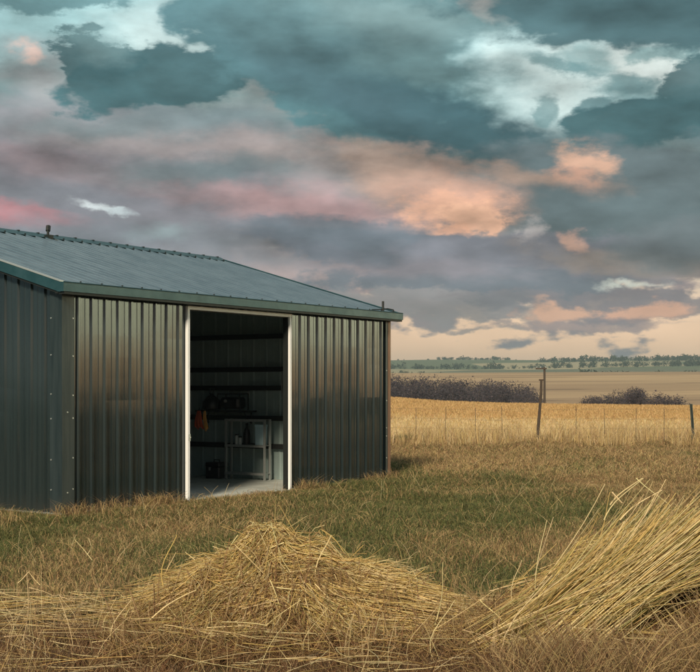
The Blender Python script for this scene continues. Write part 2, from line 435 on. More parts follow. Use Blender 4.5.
def zone_shader(t, b):
    g = t.new('ShaderNodeNewGeometry').outputs['Position']
    r = t.vec('LENGTH', t.mapping(g, sc=(1, 1, 0)))
    n1 = t.noise(g, .35, 7, .6); n2 = t.noise(g, 6, 6, .7); n3 = t.noise(g, .02, 5, .6)
    soil = t.mix(t.smooth(n1, .4, .6), (.085, .085, .035), (.19, .135, .07))
    soil = t.mix(t.smooth(n2, .35, .7, 0, .6), soil, (.045, .035, .02))
    tan = t.mix(n2, (.30, .20, .11), (.44, .31, .17))
    rw = t.math('MULTIPLY_ADD', t.math('SUBTRACT', n1, .5), 10, r)
    c = t.mix(t.smooth(rw, 25, 42), soil, tan)
    rw2 = t.math('MULTIPLY_ADD', t.math('SUBTRACT', n3, .5), 18, r)
    st = t.noise(t.comb(rw2, 0.0), .35, 4, .6)
    pale = t.mix(st, (.62, .48, .27), (.78, .62, .38))
    gold = t.mix(st, (.48, .31, .13), (.60, .41, .19))
    fld = t.mix(t.smooth(rw2, 48, 74), pale, gold)
    c = t.mix(t.smooth(r, 40, 46), c, fld)
    # hills
    hst = t.noise(t.mapping(g, sc=(.15, 1, 0)), .022, 5, .6)
    hill = t.mix(t.smooth(hst, .4, .6), (.55, .40, .24), (.38, .27, .17))
    hill = t.mix(t.smooth(t.noise(t.mapping(g, sc=(.2, 1, 0)), .06, 3, .5), .58, .66, 0, .6), hill, (.17, .12, .08))
    c = t.mix(t.smooth(r, 135, 170), c, hill)
    vo = t.new('ShaderNodeTexVoronoi'); t.put(vo.inputs['Vector'], t.mapping(g, sc=(.5, 1, 0))); vo.inputs['Scale'].default_value = .0045
    fc = t.sep(vo.outputs['Color'])
    fb = t.mix(t.smooth(fc[0], .3, .7), (.16, .19, .11), (.46, .40, .25))
    fb = t.mix(t.smooth(fc[1], .6, .8, 0, .8), fb, (.10, .13, .09))
    c = t.mix(t.smooth(r, 730, 800), c, fb)
    # unseen side and rear land darkened so the shed walls reflect dark ground
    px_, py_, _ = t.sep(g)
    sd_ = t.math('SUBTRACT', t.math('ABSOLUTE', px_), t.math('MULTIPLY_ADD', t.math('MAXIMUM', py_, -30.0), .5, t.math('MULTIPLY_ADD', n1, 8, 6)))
    dark_land = t.mix(t.smooth(t.noise(g, .03, 5, .6), .4, .6), (.030, .050, .022), (.060, .062, .032))
    c = t.mix(t.smooth(sd_, 0, 10), c, dark_land)
    c = t.mix(t.smooth(n2, .3, .8, 0, .25), c, t.mix(1.0, c, (.45, .42, .4), 'MULTIPLY'))
    t.l.new(c, b.inputs['Base Color'])
    bump(t, b, n2, .5, .05)
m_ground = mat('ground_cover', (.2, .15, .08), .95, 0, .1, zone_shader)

az_f = np.concatenate([np.arange(-180, -26, 4.), np.arange(-26, 26, .5), np.arange(26, 180, 4.)])
rr = [0.01, 1.5, 3, 4.5]
while rr[-1] < 60: rr.append(rr[-1]*1.022+.06)
while rr[-1] < 140: rr.append(rr[-1]+2.0)
split = len(rr)-1
while rr[-1] < 3000: rr.append(rr[-1]*1.028)
rr = np.array(rr)
def sheet_grid(name, radii):
    AA, RR = np.meshgrid(np.radians(az_f), radii)
    X = RR*np.sin(AA); Y = RR*np.cos(AA); Z = height(X, Y)
    n = len(az_f); m = len(radii)
    V = np.stack([X, Y, Z], -1).reshape(-1, 3)
    i, j = np.meshgrid(np.arange(m-1), np.arange(n), indexing='ij')
    j2 = (j+1) % n
    f = np.stack([i*n+j, i*n+j2, (i+1)*n+j2, (i+1)*n+j], -1).reshape(-1, 4)[:, ::-1]
    return np_mesh(name, V, [f], m_ground, smooth=True)
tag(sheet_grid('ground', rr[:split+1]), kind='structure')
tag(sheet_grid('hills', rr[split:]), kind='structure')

# ------------------------------------------------------------------ haze
hz = MB().box((-3300, -3300, -34), (3300, 3300, 78))
mh = bpy.data.materials.new('haze_air'); mh.use_nodes = True; ht = NT(mh.node_tree); ht.n.clear()
ho = ht.new('ShaderNodeOutputMaterial'); pv = ht.new('ShaderNodeVolumePrincipled')
pv.inputs['Color'].default_value = (.62, .80, .86, 1); pv.inputs['Density'].default_value = .0003; pv.inputs['Anisotropy'].default_value = .2
ht.l.new(pv.outputs[0], ho.inputs['Volume'])
tag(hz.build('haze', mh), kind='stuff')

# ------------------------------------------------------------------ shed
S_R = s_at(387.5)                # length of the door side
D0, D1 = s_at(187.5), s_at(287)  # door opening
W_ALL = 8.14; PITCH = .292; ZW = 2.99; ZE = 3.075; DH = 2.84
SP = W_ALL/2
shed = empty('metal_shed', (A[0], A[1], 0), math.atan2(E1[1], E1[0]))
tag(shed, 'dark green corrugated steel shed with open white framed doorway and ribbed pitched roof', 'shed')
def rib_profile(a, b, pitch=.255, start=None, rib=.028, hw=1.0):
    """list of (along, out) points of a trapezoid ribbed sheet between a and b"""
    pts = [(a, 0.0)]; s = (a+pitch*.5) if start is None else start
    while s+.045 < b:
        if s-.034 > a:
            pts += [(s-.034*hw, 0), (s-.016*hw, rib), (s+.016*hw, rib), (s+.034*hw, 0)]
            if pitch > .22 and s+.15 < b: pts += [(s+.12, 0), (s+.1275, .0025), (s+.135, 0)]   # small stiffening bead
        s += pitch
    pts.append((b, 0.0)); return pts
def wall_sheet(prof, zf0, zf1, xyf, mb, rows=10, mi=0):
    """prof (along,out) -> vertical sheet; xyf maps (along,out)->(x,y)"""
    n = len(prof); vs = []; fs = []
    for k in range(rows+1):
        for (a, o) in prof:
            z = zf0(a)+(zf1(a)-zf0(a))*k/rows
            wv = .0035*(vn3(np.float64(a*1.7+5), np.float64(z*1.3+7))-.5)*2
            x, y = xyf(a, o+float(wv)); vs.append((x, y, z))
    for k in range(rows):
        for i in range(n-1): fs.append((k*n+i, k*n+i+1, (k+1)*n+i+1, (k+1)*n+i))
    mb.add(vs, fs, mi)
z0f = lambda a: .03
top = lambda a: ZW
CT = .19
# front wall (local y = 0, outward is -y)
front = lambda a, o: (a, -o)
mb = MB()
wall_sheet(rib_profile(CT-.02, D0-.01, start=CT+.10), z0f, top, front, mb)
wall_sheet(rib_profile(D1+.01, S_R-.10, start=D1+.12), z0f, top, front, mb)
wall_sheet(rib_profile(D0-.01, D1+.01, pitch=.13, start=D0+.06), lambda a: DH+.052, top, front, mb, 1)
wf = mb.build('wall', m_wall, shed)
tag(wf, 'ribbed wall with the doorway')
# near gable (local x = 0, outward is -x)
gz = lambda a: ZE-.045+PITCH*min(a, W_ALL-a)
mb = MB(); prof = rib_profile(CT-.02, W_ALL-.1, start=CT+.13)
wall_sheet(prof, z0f, gz, lambda a, o: (-o, a), mb)
tag(mb.build('wall', m_gable, shed), 'ribbed gable wall without openings')
mb = MB(); wall_sheet(prof, z0f, gz, lambda a, o: (S_R+o, a), mb); mb.build('wall', m_wall, shed)
mb = MB(); wall_sheet(rib_profile(0.05, S_R-.05), z0f, top, lambda a, o: (a, W_ALL+o), mb); mb.build('wall', m_wall, shed)
# corner trims with screws
def screws(mb, pts, n):
    for (x, y, z) in pts:
        n = Vector(n); mb.tube([Vector((x, y, z)), Vector((x, y, z))+n*.010], .010, 6, 1)
mb = MB(); mb.box((-.036, -.036, .02), (CT, -.030, 2.95)); mb.box((-.036, -.0295, .02), (-.030, CT, 3.0))
for z in (.35, .75, 1.28, 1.60, 2.12, 2.62): screws(mb, [(CT-.03, -.036, z+random.uniform(-.02, .02))], (0, -1, 0)); screws(mb, [(-.036, CT-.03, z+random.uniform(-.02, .02))], (-1, 0, 0))
for z in (1.36, .3): screws(mb, [(.06, -.036, z)], (0, -1, 0))
mb.build('corner_trim', [m_trimwall, m_pale], shed)
mb = MB(); mb.box((S_R-.12, -.036, .02), (S_R+.036, -.030, 2.95)); mb.box((S_R+.030, -.0295, .02), (S_R+.036, .12, 3.0))
for z in (.4, .8, .95, 1.45, 2.0): screws(mb, [(S_R-.10, -.036, z)], (0, -1, 0))
mb.build('corner_trim', [m_trimwall, m_pale], shed)
mb = MB(); mb.box((S_R-.045, -.043, .02), (S_R+.043, -.0365, 2.93)); mb.box((S_R+.0365, -.0365, .02), (S_R+.043, .05, 2.93))
mb.build('edge_strip', m_rust, shed)
for x_ in (-.036, S_R+.030): MB().box((x_, W_ALL-.12, .02), (x_+.006, W_ALL+.036, 3.0)).build('corner_trim', m_trimwall, shed)
# base angle
mb = MB(); mb.box((-.05, -.050, .012), (D0-.06, -.004, .034)); mb.box((D1+.06, -.050, .012), (S_R+.05, -.004, .034)); mb.box((-.05, -.0035, .012), (-.004, W_ALL, .034))
mb.build('base_trim', m_pale, shed)
mb = MB(); mb.box((.02, .02, -.15), (S_R-.02, W_ALL-.02, .018)); mb.box((D0+.005, -.16, -.15), (D1-.005, .0195, .016))
mb.build('floor_slab', m_conc, shed)
# door frame
mb = MB(); fw = .055
mb.box((D0-fw, -.05, .0), (D0, -.002, DH), bev=.004); mb.box((D1+.01, -.05, .0), (D1+.01+fw, -.012, DH), bev=.004)
mb.box((D0-fw, -.052, DH), (D1+.01+fw, -.002, DH+.055), bev=.004)
dfm = mb.build('door_frame', m_white, shed)
mb = MB(); mb.tube([(D0-.03, -.066, .95), (D0-.03, -.085, .95)], .012, 8); mb.box((D0-.045, -.070, .90), (D0-.015, -.064, 1.0))
mb.build('latch', m_pale, dfm)
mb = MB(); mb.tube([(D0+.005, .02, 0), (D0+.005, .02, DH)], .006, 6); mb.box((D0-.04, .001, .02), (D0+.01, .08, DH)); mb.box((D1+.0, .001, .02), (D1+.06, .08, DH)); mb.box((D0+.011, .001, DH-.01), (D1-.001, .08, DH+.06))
mb.build('door_jamb', m_dark, dfm)
# roof
OX = .16; OE = .13
def roof_side(sgn):
    mb = MB(); prof = rib_profile(-OX, S_R+OX, pitch=.22, start=-OX+.05, rib=.030, hw=.9)
    rows = 12; n = len(prof); vs = []; fs = []
    for k in range(rows+1):
        w = -OE+(SP+OE)*k/rows
        for (a, o) in prof:
            wv = .006*(float(vn3(np.float64(a*1.3), np.float64(w*1.1)))-.5)
            z = ZE+PITCH*w+o+wv; y = w if sgn > 0 else W_ALL-w
            vs.append((a, y, z))
    for k in range(rows):
        for i in range(n-1): fs.append((k*n+i, k*n+i+1, (k+1)*n+i+1, (k+1)*n+i))
    mb.add(vs, fs)
    # closing sheet under the ribs
    mb.add([(-OX, (-OE if sgn > 0 else W_ALL+OE), ZE-PITCH*OE-.006), (S_R+OX, (-OE if sgn > 0 else W_ALL+OE), ZE-PITCH*OE-.006), (S_R+OX, SP, ZE+PITCH*SP-.006), (-OX, SP, ZE+PITCH*SP-.006)], [(0, 1, 2, 3)], 0)
    return mb
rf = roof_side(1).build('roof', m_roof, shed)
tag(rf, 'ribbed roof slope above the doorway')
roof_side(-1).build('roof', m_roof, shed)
zr = ZE+PITCH*SP
mb = MB()
sec = [(SP-.20, zr-.20*PITCH+.030), (SP-.12, zr-.12*PITCH+.042), (SP, zr+.062), (SP+.12, zr-.12*PITCH+.042), (SP+.20, zr-.20*PITCH+.030)]
vs = [(x, y, z) for x in (-OX, S_R+OX) for (y, z) in sec]
mb.add(vs, [(i, i+1, i+6, i+5) for i in range(4)])
k = -OX+.05
while k < S_R+OX:                      # closure foam and screws over each rib
    mb.tube([(k, SP-.17, zr-.17*PITCH+.032), (k, SP-.17, zr-.17*PITCH+.052)], .016, 6, 1)
    mb.box((k-.014, SP-.03, zr+.050), (k+.014, SP+.03, zr+.070), 1)
    k += .440
mb.build('ridge_cap', [m_trim, m_dark], rf)
# rake fascias (near gable: teal board; pale top strip stands in for the roof-edge reflection)
def rake(x0, x1, dz0, dz1, m, name, w0=-OE-.02, par=shed, both=True):
    mb = MB()
    for sg in ((1, -1) if both else (1,)):
        ya, yb = w0, SP
        Y = lambda w: w if sg > 0 else W_ALL-w
        za, zb = ZE+PITCH*ya, ZE+PITCH*yb
        vs = [(x, Y(y), z) for x in (x0, x1) for (y, z) in ((ya, za+dz0), (yb, zb+dz0), (yb, zb+dz1), (ya, za+dz1))]
        mb.add(vs, [(0,1,2,3),(4,7,6,5),(0,4,5,1),(1,5,6,2),(2,6,7,3),(3,7,4,0)])
    return mb.build(name, m, par)
rake(-OX-.022, -OX, -.105, .030, m_trim, 'rake_fascia')
rake(-OX-.030, -OX+.055, .0325, .046, m_pale, 'rake_flashing')
rake(S_R+OX, S_R+OX+.022, -.085, .030, m_trim, 'rake_fascia')
rake(S_R+OX-.05, S_R+OX+.028, .0325, .044, m_trim, 'rake_flashing')
rake(-OX+.002, -.04, -.135, -.110, m_dark, 'soffit_shade')  # dark strip modelling the shaded gap under the fascia
# gutter
ze = ZE-PITCH*OE
mb = MB()
y0 = -OE-.085; 
for (yy0, zz0, yy1, zz1) in ((y0, ze-.10, y0+.004, ze+.018), (y0+.0045, ze-.10, -OE+.02, ze-.096), (-OE+.0205, ze-.10, -OE+.0245, ze-.012)):
    mb.box((-OX-.02, yy0, zz0), (S_R+OX+.03, yy1, zz1))
mb.box((-OX-.026, y0-.003, ze-.103), (-OX-.0205, -OE+.03, ze+.021)); mb.box((S_R+OX+.0305, y0-.003, ze-.103), (S_R+OX+.036, -OE+.03, ze+.021))
mb.tube([(-OX-.02, y0, ze+.020), (S_R+OX+.03, y0, ze+.020)], .009, 6)
mb.build('gutter', m_trim, shed)
mb = MB(); mb.box((-OX, -OE+.026, ze-.125), (S_R+OX, -.036, ze-.102)); mb.box((-OX, y0+.01, ze-.135), (S_R+OX+.02, -OE+.02, ze-.104))
mb.build('soffit_shade', m_dark, shed)  # dark boxes put in as the shadow line below the gutter
# screws along the eave
mb = MB(); k = -OX+.05
while k < S_R+OX:
    MB().tube([(k, -.05, ZE-PITCH*.05+.015), (k, -.05, ZE-PITCH*.05+.040)], .014, 6).build('roof_screw', m_dark, rf)
    k += .4
# short spike on the ridge and rod above the eave corner, with a loop of cable
sr = s_at(43, SP)
mb = MB(); mb.tube([(sr, SP-.12, zr-.02), (sr, SP-.12, zr+.17)], .022, 8); mb.tube([(sr, SP-.12, zr+.10), (sr+.03, SP-.10, zr+.19)], .04, 8); mb.box((sr-.05, SP-.2, zr-.06), (sr+.05, SP-.06, zr+.03))
mb.build('ridge_bracket', m_dark, rf)
se = s_at(383, -.1)
mb = MB(); mb.tube([(se, -.1, ze), (se, -.1, ze+.22)], .022, 8); mb.box((se-.04, -.14, ze-.01), (se+.04, -.06, ze+.03))
mb.build('eave_rod', m_dark, rf)
mb = MB()
mb.tube([(se-.35, -.08, ze+.05), (se, -.1, ze+.07), (se+.12, -.12, ze+.09), (se+.28, -.15, ze+.075), (se+.31, -.18, ze-.02)], .011, 6)
mb.build('cable', m_dark, rf)
# interior: partition wall, girts, beams
SI = 6.8
mb = MB(); wall_sheet(rib_profile(.1, W_ALL-.1, pitch=.3, rib=.012), lambda a: .02, lambda a: 2.85+PITCH*min(a, W_ALL-a), lambda a, o: (SI-o, a), mb, 2)
mb.build('inner_wall', m_in, shed)
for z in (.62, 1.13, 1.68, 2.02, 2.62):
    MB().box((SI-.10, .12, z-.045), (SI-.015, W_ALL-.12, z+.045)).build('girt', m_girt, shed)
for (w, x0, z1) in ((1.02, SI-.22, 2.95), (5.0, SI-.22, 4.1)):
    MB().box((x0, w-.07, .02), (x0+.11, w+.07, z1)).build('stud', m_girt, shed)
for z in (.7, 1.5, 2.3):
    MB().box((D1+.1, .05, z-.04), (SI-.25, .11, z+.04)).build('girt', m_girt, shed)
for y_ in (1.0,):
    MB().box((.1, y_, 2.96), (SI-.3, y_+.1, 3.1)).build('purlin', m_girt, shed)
mb = MB(); mb.box((SI-.112, 1.30, 1.98-.5), (SI-.104, 1.325, 1.98)); mb.build('light_strip', m_pale, shed)
mb = MB(); mb.box((SI-.112, 2.06, 1.50), (SI-.104, 2.085, 1.62)); mb.build('light_strip', m_pale, shed)

MW = Matrix.Translation((A[0], A[1], 0)) @ Matrix.Rotation(math.atan2(E1[1], E1[0]), 4, 'Z')
RZ = math.atan2(E1[1], E1[0])
def inside(name, s, w, z, label, cat, group=None, rz=0):
    p = MW @ Vector((s, w, z)); return tag(empty(name, p, RZ+rz), label, cat, group)
# shelf rack (local x = depth towards the room is -x, y = width)
sh = inside('shelf_rack', 6.42, 1.94, .018, 'grey metal three tier shelf rack standing inside the shed doorway', 'shelf')
wd, dp, hh = .88, .16, 1.10
for y in (-wd/2, wd/2):
    for x in (0, dp):
        mb = MB(); mb.box((x-.015, y-.018, 0), (x+.015, y-.014 if y > 0 else y+.018, hh)); mb.box((x-.015, y-.0135, 0), (x-.011, y+.018, hh)) if y > 0 else mb.box((x+.011, y+.0185, 0), (x+.015, y+.03, hh))
        mb.build('leg', m_shelf, sh)
for z in (.12, .62, 1.085):
    mb = MB(); mb.box((-.018, -wd/2-.02, z-.03), (.0, wd/2+.02, z+.012)); mb.box((.0005, -wd/2-.015, z), (dp+.01, wd/2+.015, z+.010)); mb.build('shelf', m_shelf, sh)
t = inside('storage_box', 6.52, 1.65, .65, 'pale blue upright carton on the middle shelf', 'box')
MB().box((-.07, -.09, 0), (.07, .09, .36), bev=.006).build('carton', m_blue, t)
MB().box((-.075, -.094, .33), (.075, .094, .372), bev=.004).build('lid', m_blue, t)
for k_, (yy, hgt, lb) in enumerate(((2.17, .19, 'pale jar at the left end of the middle shelf'), (2.09, .15, 'shorter pale jar beside the tall dark bottle on the middle shelf'))):
    t = inside('jar', 6.47, yy, .632, lb, 'jar')
    MB().lathe([(0, 0), (.032, 0), (.036, .01), (.036, hgt-.03), (.028, hgt-.015), (.028, hgt), (0, hgt)]).build('glass', m_glass, t, True)
    MB().lathe([(.030, hgt-.004), (.032, hgt), (.032, hgt+.02), (0, hgt+.021)]).build('lid', m_dark, t, True)
t = inside('bottle', 6.52, 1.98, .632, 'tall dark bottle on the middle shelf between jars and blue carton', 'bottle')
MB().lathe([(0, 0), (.06, 0), (.065, .02), (.065, .22), (.05, .28), (.02, .33), (.02, .38), (0, .38)]).build('body', m_black, t, True)
MB().lathe([(.023, .37), (.024, .41), (0, .412)]).build('cap', m_dark, t, True)
t = inside('toolbox', 6.45, 2.62, .018, 'small black case on the floor left of the shelf rack', 'case')
MB().box((-.14, -.16, 0), (.14, .16, .22), bev=.015).build('body', m_black, t); MB().box((-.145, -.165, .22), (.145, .165, .30), bev=.015).build('lid', m_black, t)
mb = MB(); mb.tube([(0, -.07, .29), (0, -.06, .34), (0, .06, .34), (0, .07, .29)], .009, 6); mb.build('handle', m_dark, t); MB().box((-.152, .03, .15), (-.146, .07, .21)).build('clasp', m_pale, t)
# wall shelf with dark machine and bags
t = inside('wall_shelf', 6.42, 2.50, 1.24, 'black wall shelf fixed left of and above the shelf rack', 'shelf')
MB().box((0, -.62, 0), (.27, .62, .03)).build('board', m_black, t)
for y in (-.5, .5):
    mb = MB(); mb.tube([(.26, y, -.22), (.26, y, 0)], .012, 6); mb.tube([(.25, y, -.2), (.05, y, -.01)], .01, 6); mb.build('bracket', m_black, t)
t = inside('generator', 6.52, 2.30, 1.272, 'black portable machine with round pale cap on the wall shelf', 'machine')
MB().box((-.13, -.22, .03), (.13, .22, .24), bev=.04).build('housing', m_black, t)
mb = MB()
for x in (-.12, .12): mb.tube([(x, -.26, 0), (x, -.26, .30), (x, .26, .30), (x, .26, 0)], .013, 6)
mb.build('frame', m_dark, t)
mb = MB(); mb.tube([(-.13, .06, .17), (-.16, .06, .17)], .028, 10); mb.build('cap', m_pale, t)
t = inside('canvas_bag', 6.50, 2.78, 1.272, 'slumped black bag at the left of the wall shelf', 'bag')
MB().lathe([(0, 0), (.15, 0), (.18, .05), (.17, .15), (.10, .24), (.04, .28), (.05, .31), (0, .31)], n=12).build('sack', m_black, t, True)
mb = MB(); mb.tube([(0, -.03, .29), (0, -.05, .4), (0, .05, .4), (0, .03, .29)], .008, 6); mb.build('strap', m_dark, t)
# hanging cloths: draped strips
def cloth(name, mt, w, wid, hgt, label, ph):
    mb = MB(); n, m = 9, 10; vs = []; fs = []
    for layer in (0, .006):
        for i in range(m+1):
            v = i/m
            for j in range(n+1):
                u = j/n-.5
                sp = .30+.70*v**.8
                vs.append((-.03-.03*math.sin(u*17+ph+v)*(.3+v)+layer, u*wid*sp+.03*v*math.sin(ph+3*v), -v*hgt*(1+.12*math.sin(u*9+ph))))
    q = (n+1)*(m+1)
    for L in (0, q):
        for i in range(m):
            for j in range(n):
                a_ = L+i*(n+1)+j; f_ = (a_, a_+1, a_+n+2, a_+n+1); fs.append(f_ if L else f_[::-1])
    mb.add(vs, fs)
    t = inside(name, 6.35, w, 1.26, label, 'cloth')
    mb.build('fabric', mt, t, True)
    mb2 = MB(); mb2.tube([(-.02, 0, .06), (-.02, 0, -.01)], .008, 6); mb2.build('hanging_loop', m_dark, t)
cloth('red_rag', m_red, 2.94, .20, .32, 'red cloth hanging from the left end of the wall shelf', .4)
cloth('orange_rag', m_orange, 2.80, .11, .34, 'orange cloth hanging beside the red cloth', 1.7)

# ------------------------------------------------------------------ blades
def pal(cols, w, n):
    idx = rng.choice(len(cols), n, p=np.array(w)/sum(w)); c = np.array(cols)[idx]
    return c*(1+.25*(rng.random((n, 1))-.5))*(1+.10*(rng.random((n, 3))-.5))
GREEN = (.13, .155, .052); OLIVE = (.24, .215, .085); BROWN = (.31, .205, .105); RUST = (.36, .20, .105); TAN = (.52, .37, .19); STRAW = (.60, .44, .20); PALE = (.66, .53, .31); DKB = (.13, .080, .045); MIDG = (.33, .26, .12)
def wedge(n, r0, r1, margin=3.5, pad=1.0, power=1.0):
    r = np.sqrt(rng.random(n)*(r1*r1-r0*r0)+r0*r0) if power == 1 else r0+(r1-r0)*rng.random(n)**power
    h = .275*r+pad
    x = (rng.random(n)*2-1)*h
    return x, r
def outside_shed(x, y, pad=.06):
    lx, ly = to_local(x, y)
    ins = (lx > -pad) & (lx < 8.2+pad) & (ly > -pad) & (ly < W_ALL+pad)
    ins |= (lx > D0-.05) & (lx < D1+.05) & (ly > -.2) & (ly < 0)
    return ~ins
def blades(name, x, y, h, wdt, colr, lean=.35, z=None, bend=.5, m=None):
    n = len(x); z0 = height(x, y) if z is None else z
    a = rng.random(n)*2*np.pi; L = h*lean*rng.random(n)**.7*1.4
    dx, dy = np.cos(a)*L, np.sin(a)*L
    # faces turn at random about the vertical
    b = rng.random(n)*np.pi; wx, wy = np.cos(b)*wdt/2, np.sin(b)*wdt/2
    V = np.empty((n, 5, 3))
    V[:, 0] = np.stack([x-wx, y-wy, z0-.02], -1); V[:, 1] = np.stack([x+wx, y+wy, z0-.02], -1)
    mx, my, mz = x+dx*(1-bend)*.6, y+dy*(1-bend)*.6, z0+h*.6
    V[:, 2] = np.stack([mx+wx*.75, my+wy*.75, mz], -1); V[:, 3] = np.stack([mx-wx*.75, my-wy*.75, mz], -1)
    V[:, 4] = np.stack([x+dx, y+dy, z0+h*(1-.45*rng.random(n)*min(lean, 1.3))], -1)
    i = np.arange(n)[:, None]*5
    q = np.concatenate([i, i+1, i+2, i+3], 1); t_ = np.concatenate([i+3, i+2, i+4], 1)
    return np_mesh(name, V.reshape(-1, 3), [q, t_], m or m_grass, colors=np.repeat(colr, 5, 0))
def zone_cols(x, y):
    """greener in the yard before the shed, browner to the right and far"""
    n = len(x); f = vn.fbm(x/2.4+9, y/4.5+4, 4); r = y
    g = np.interp(r, [8, 9.8, 11, 16, 21, 27, 34], [.0, .10, .62, .66, .52, .34, .05])
    g = g-np.clip((x-.2)/7, 0, .35)*np.interp(r, [12, 20, 30], [.9, .7, .3])
    g = g-np.clip((x-1)/3, 0, 1)*np.interp(y, [17, 24, 34], [0, .45, .3])
    lx, ly = to_local(x, y)
    g = g+.35*np.exp(-((ly+1.2)/1.3)**2)*(lx > 4)*(lx < 13)
    p = np.clip(g+.16+(f-.5)*2.8, 0.04, .97)
    grn = rng.random(n) < p
    cg = pal([GREEN, OLIVE, (.10, .12, .05), TAN], [5, 4, 3, .7], n); cb = pal([BROWN, RUST, TAN, OLIVE, STRAW], [3.2, 1.2, 4, 2.2, 1.3], n)
    return np.where(grn[:, None], cg, cb), grn
# short turf between the heaps and the fence
x, y = wedge(420000, 9.6, 24, pad=1.2, power=1.0); k = outside_shed(x, y); x, y = x[k], y[k]
c, grn = zone_cols(x, y); f = vn2.fbm(x/.6, y/.6, 3)
blades('turf_grass', x, y, (.05+.13*rng.random(len(x))**1.5*(f*2))*np.where(grn, .75, .8), .0032+y*.00024, c, 1.6)
tag(bpy.data.objects['turf_grass'], 'green and brown rough grass in front of the shed', 'grass', kind='stuff')
x, y = wedge(210000, 24, 41, pad=1.0); k = outside_shed(x, y); x, y = x[k], y[k]
c, grn = zone_cols(x, y)
h = .08+.22*rng.random(len(x))*np.interp(y, [24, 33, 37], [.5, .8, 1.5])
blades('pasture_grass', x, y, h*.75, .006+y*.00026, c, 1.3)
tag(bpy.data.objects['pasture_grass'], 'brown pasture grass between the yard and the wire fence', 'grass', kind='stuff')
# tall pale grass along the fence
x, y = wedge(26000, 35.5, 42, pad=1.0); k = vn.fbm(x/1.2+3, y/2, 3) > .43; x, y = x[k], y[k]
blades('tall_dry_grass', x, y, .25+.55*rng.random(len(x))**2, .016, pal([TAN, STRAW, BROWN, PALE], [4, 3, 2, 2], len(x)), .45)
tag(bpy.data.objects['tall_dry_grass'], 'tall pale dry grass growing along the wire fence', 'grass', kind='stuff')
# stubble of the gold field
x, y = wedge(170000, 42, 122, pad=2, power=1.3)
r_ = np.hypot(x, y); sel = r_+(vn.fbm(x/20, y/9)-.5)*16+rng.normal(0, 4, len(x)) > 62
c = np.where(sel[:, None], pal([(.54, .36, .16), (.62, .43, .21), (.44, .29, .13)], [4, 3, 2], len(x)), pal([PALE, STRAW, (.55, .42, .24)], [4, 3, 3], len(x)))
blades('field_stubble', x, y, .10+.16*rng.random(len(x)), .012+y*.00032, c, .6)
tag(bpy.data.objects['field_stubble'], 'golden stubble covering the field beyond the fence', 'stubble', kind='stuff')
# reddish dry grass in the foreground
def fg(n, r0, r1): return wedge(n, r0, r1, pad=1.3)

# ------------------------------------------------------------------ strands (thin 3-sided tubes)
def strands(P0, rad, colr):
    """P0: n x k x 3 centre lines -> V, faces, colors"""
    n, k, _ = P0.shape
    T = np.gradient(P0, axis=1); T /= np.linalg.norm(T, axis=2, keepdims=True)+1e-9
    up = np.array([.13, .29, .95]); B = np.cross(T, up); B /= np.linalg.norm(B, axis=2, keepdims=True)+1e-9; N = np.cross(B, T)
    V = np.empty((n, k, 3, 3)); tp = np.linspace(1, .55, k)[None, :, None]
    for q in range(3):
        a = 2*np.pi*q/3+.5
        V[:, :, q] = P0+(B*np.cos(a)+N*np.sin(a))*rad[:, None, None]*tp
    i = (np.arange(n)*k*3)[:, None, None]+(np.arange(k-1)*3)[None, :, None]+np.arange(3)[None, None, :]
    j = (np.arange(n)*k*3)[:, None, None]+(np.arange(k-1)*3)[None, :, None]+((np.arange(3)+1) % 3)[None, None, :]
    F_ = np.stack([i, j, j+3, i+3], -1).reshape(-1, 4)
    return V.reshape(-1, 3), F_, np.repeat(colr, k*3, 0)
def join(parts):
    off = 0; Vs = []; Fs = []; Cs = []
    for V, F_, C_ in parts: Vs.append(V); Fs.append(F_+off); Cs.append(C_); off += len(V)
    return np.concatenate(Vs), np.concatenate(Fs), np.concatenate(Cs)
def arcs(x, y, h, spread, r, colr, k=5):
    n = len(x); a = rng.random(n)*6.283; u = np.linspace(0, 1, k)[None, :]
    d = (h*spread*(.3+rng.random(n)))[:, None]; tw = rng.normal(0, .8, n)[:, None]
    ang = a[:, None]+tw*u; px = x[:, None]+np.cos(ang)*d*u**1.5; py = y[:, None]+np.sin(ang)*d*u**1.5
    droop = np.abs(rng.normal(0, .45, n))[:, None]*spread
    z = height(x, y)[:, None]-.02+h[:, None]*(u-droop*u**3)
    return strands(np.stack([px, py, z], -1), r, colr)
def core_mesh(Hf, x0, x1, y0, y1, colr, n=60):
    X, Y = np.meshgrid(np.linspace(x0, x1, n), np.linspace(y0, y1, n)); Z = Hf(X, Y)
    Z = Z-.06+.05*vn3.fbm(X*7, Y*7, 3)
    V = np.stack([X, Y, Z], -1).reshape(-1, 3); i, j = np.meshgrid(np.arange(n-1), np.arange(n-1), indexing='ij')
    F_ = np.stack([i*n+j, i*n+j+1, (i+1)*n+j+1, (i+1)*n+j], -1).reshape(-1, 4)
    return V, F_, np.tile(np.array(colr), (len(V), 1))*(.7+.6*vn.fbm(X*9, Y*9, 3).reshape(-1, 1))
def lay(Hf, cx, cy, th, L, lift, tilt, k=7, curl=.25):
    """strands hugging surface Hf, centre cx,cy heading th"""
    n = len(cx); u = np.linspace(-.5, .5, k)[None, :]
    cv = (rng.random(n)-.5)[:, None]*curl
    along = u*L[:, None]; side = cv*L[:, None]*(u*u*4-.3)
    x = cx[:, None]+np.cos(th)[:, None]*along-np.sin(th)[:, None]*side
    y = cy[:, None]+np.sin(th)[:, None]*along+np.cos(th)[:, None]*side
    z = Hf(x, y)
    zm = z.mean(1, keepdims=True); z = zm*.45+z*.55
    z = np.maximum(z, Hf(x, y)-.03)+lift[:, None]+tilt[:, None]*along
    return np.stack([x, y, z], -1)
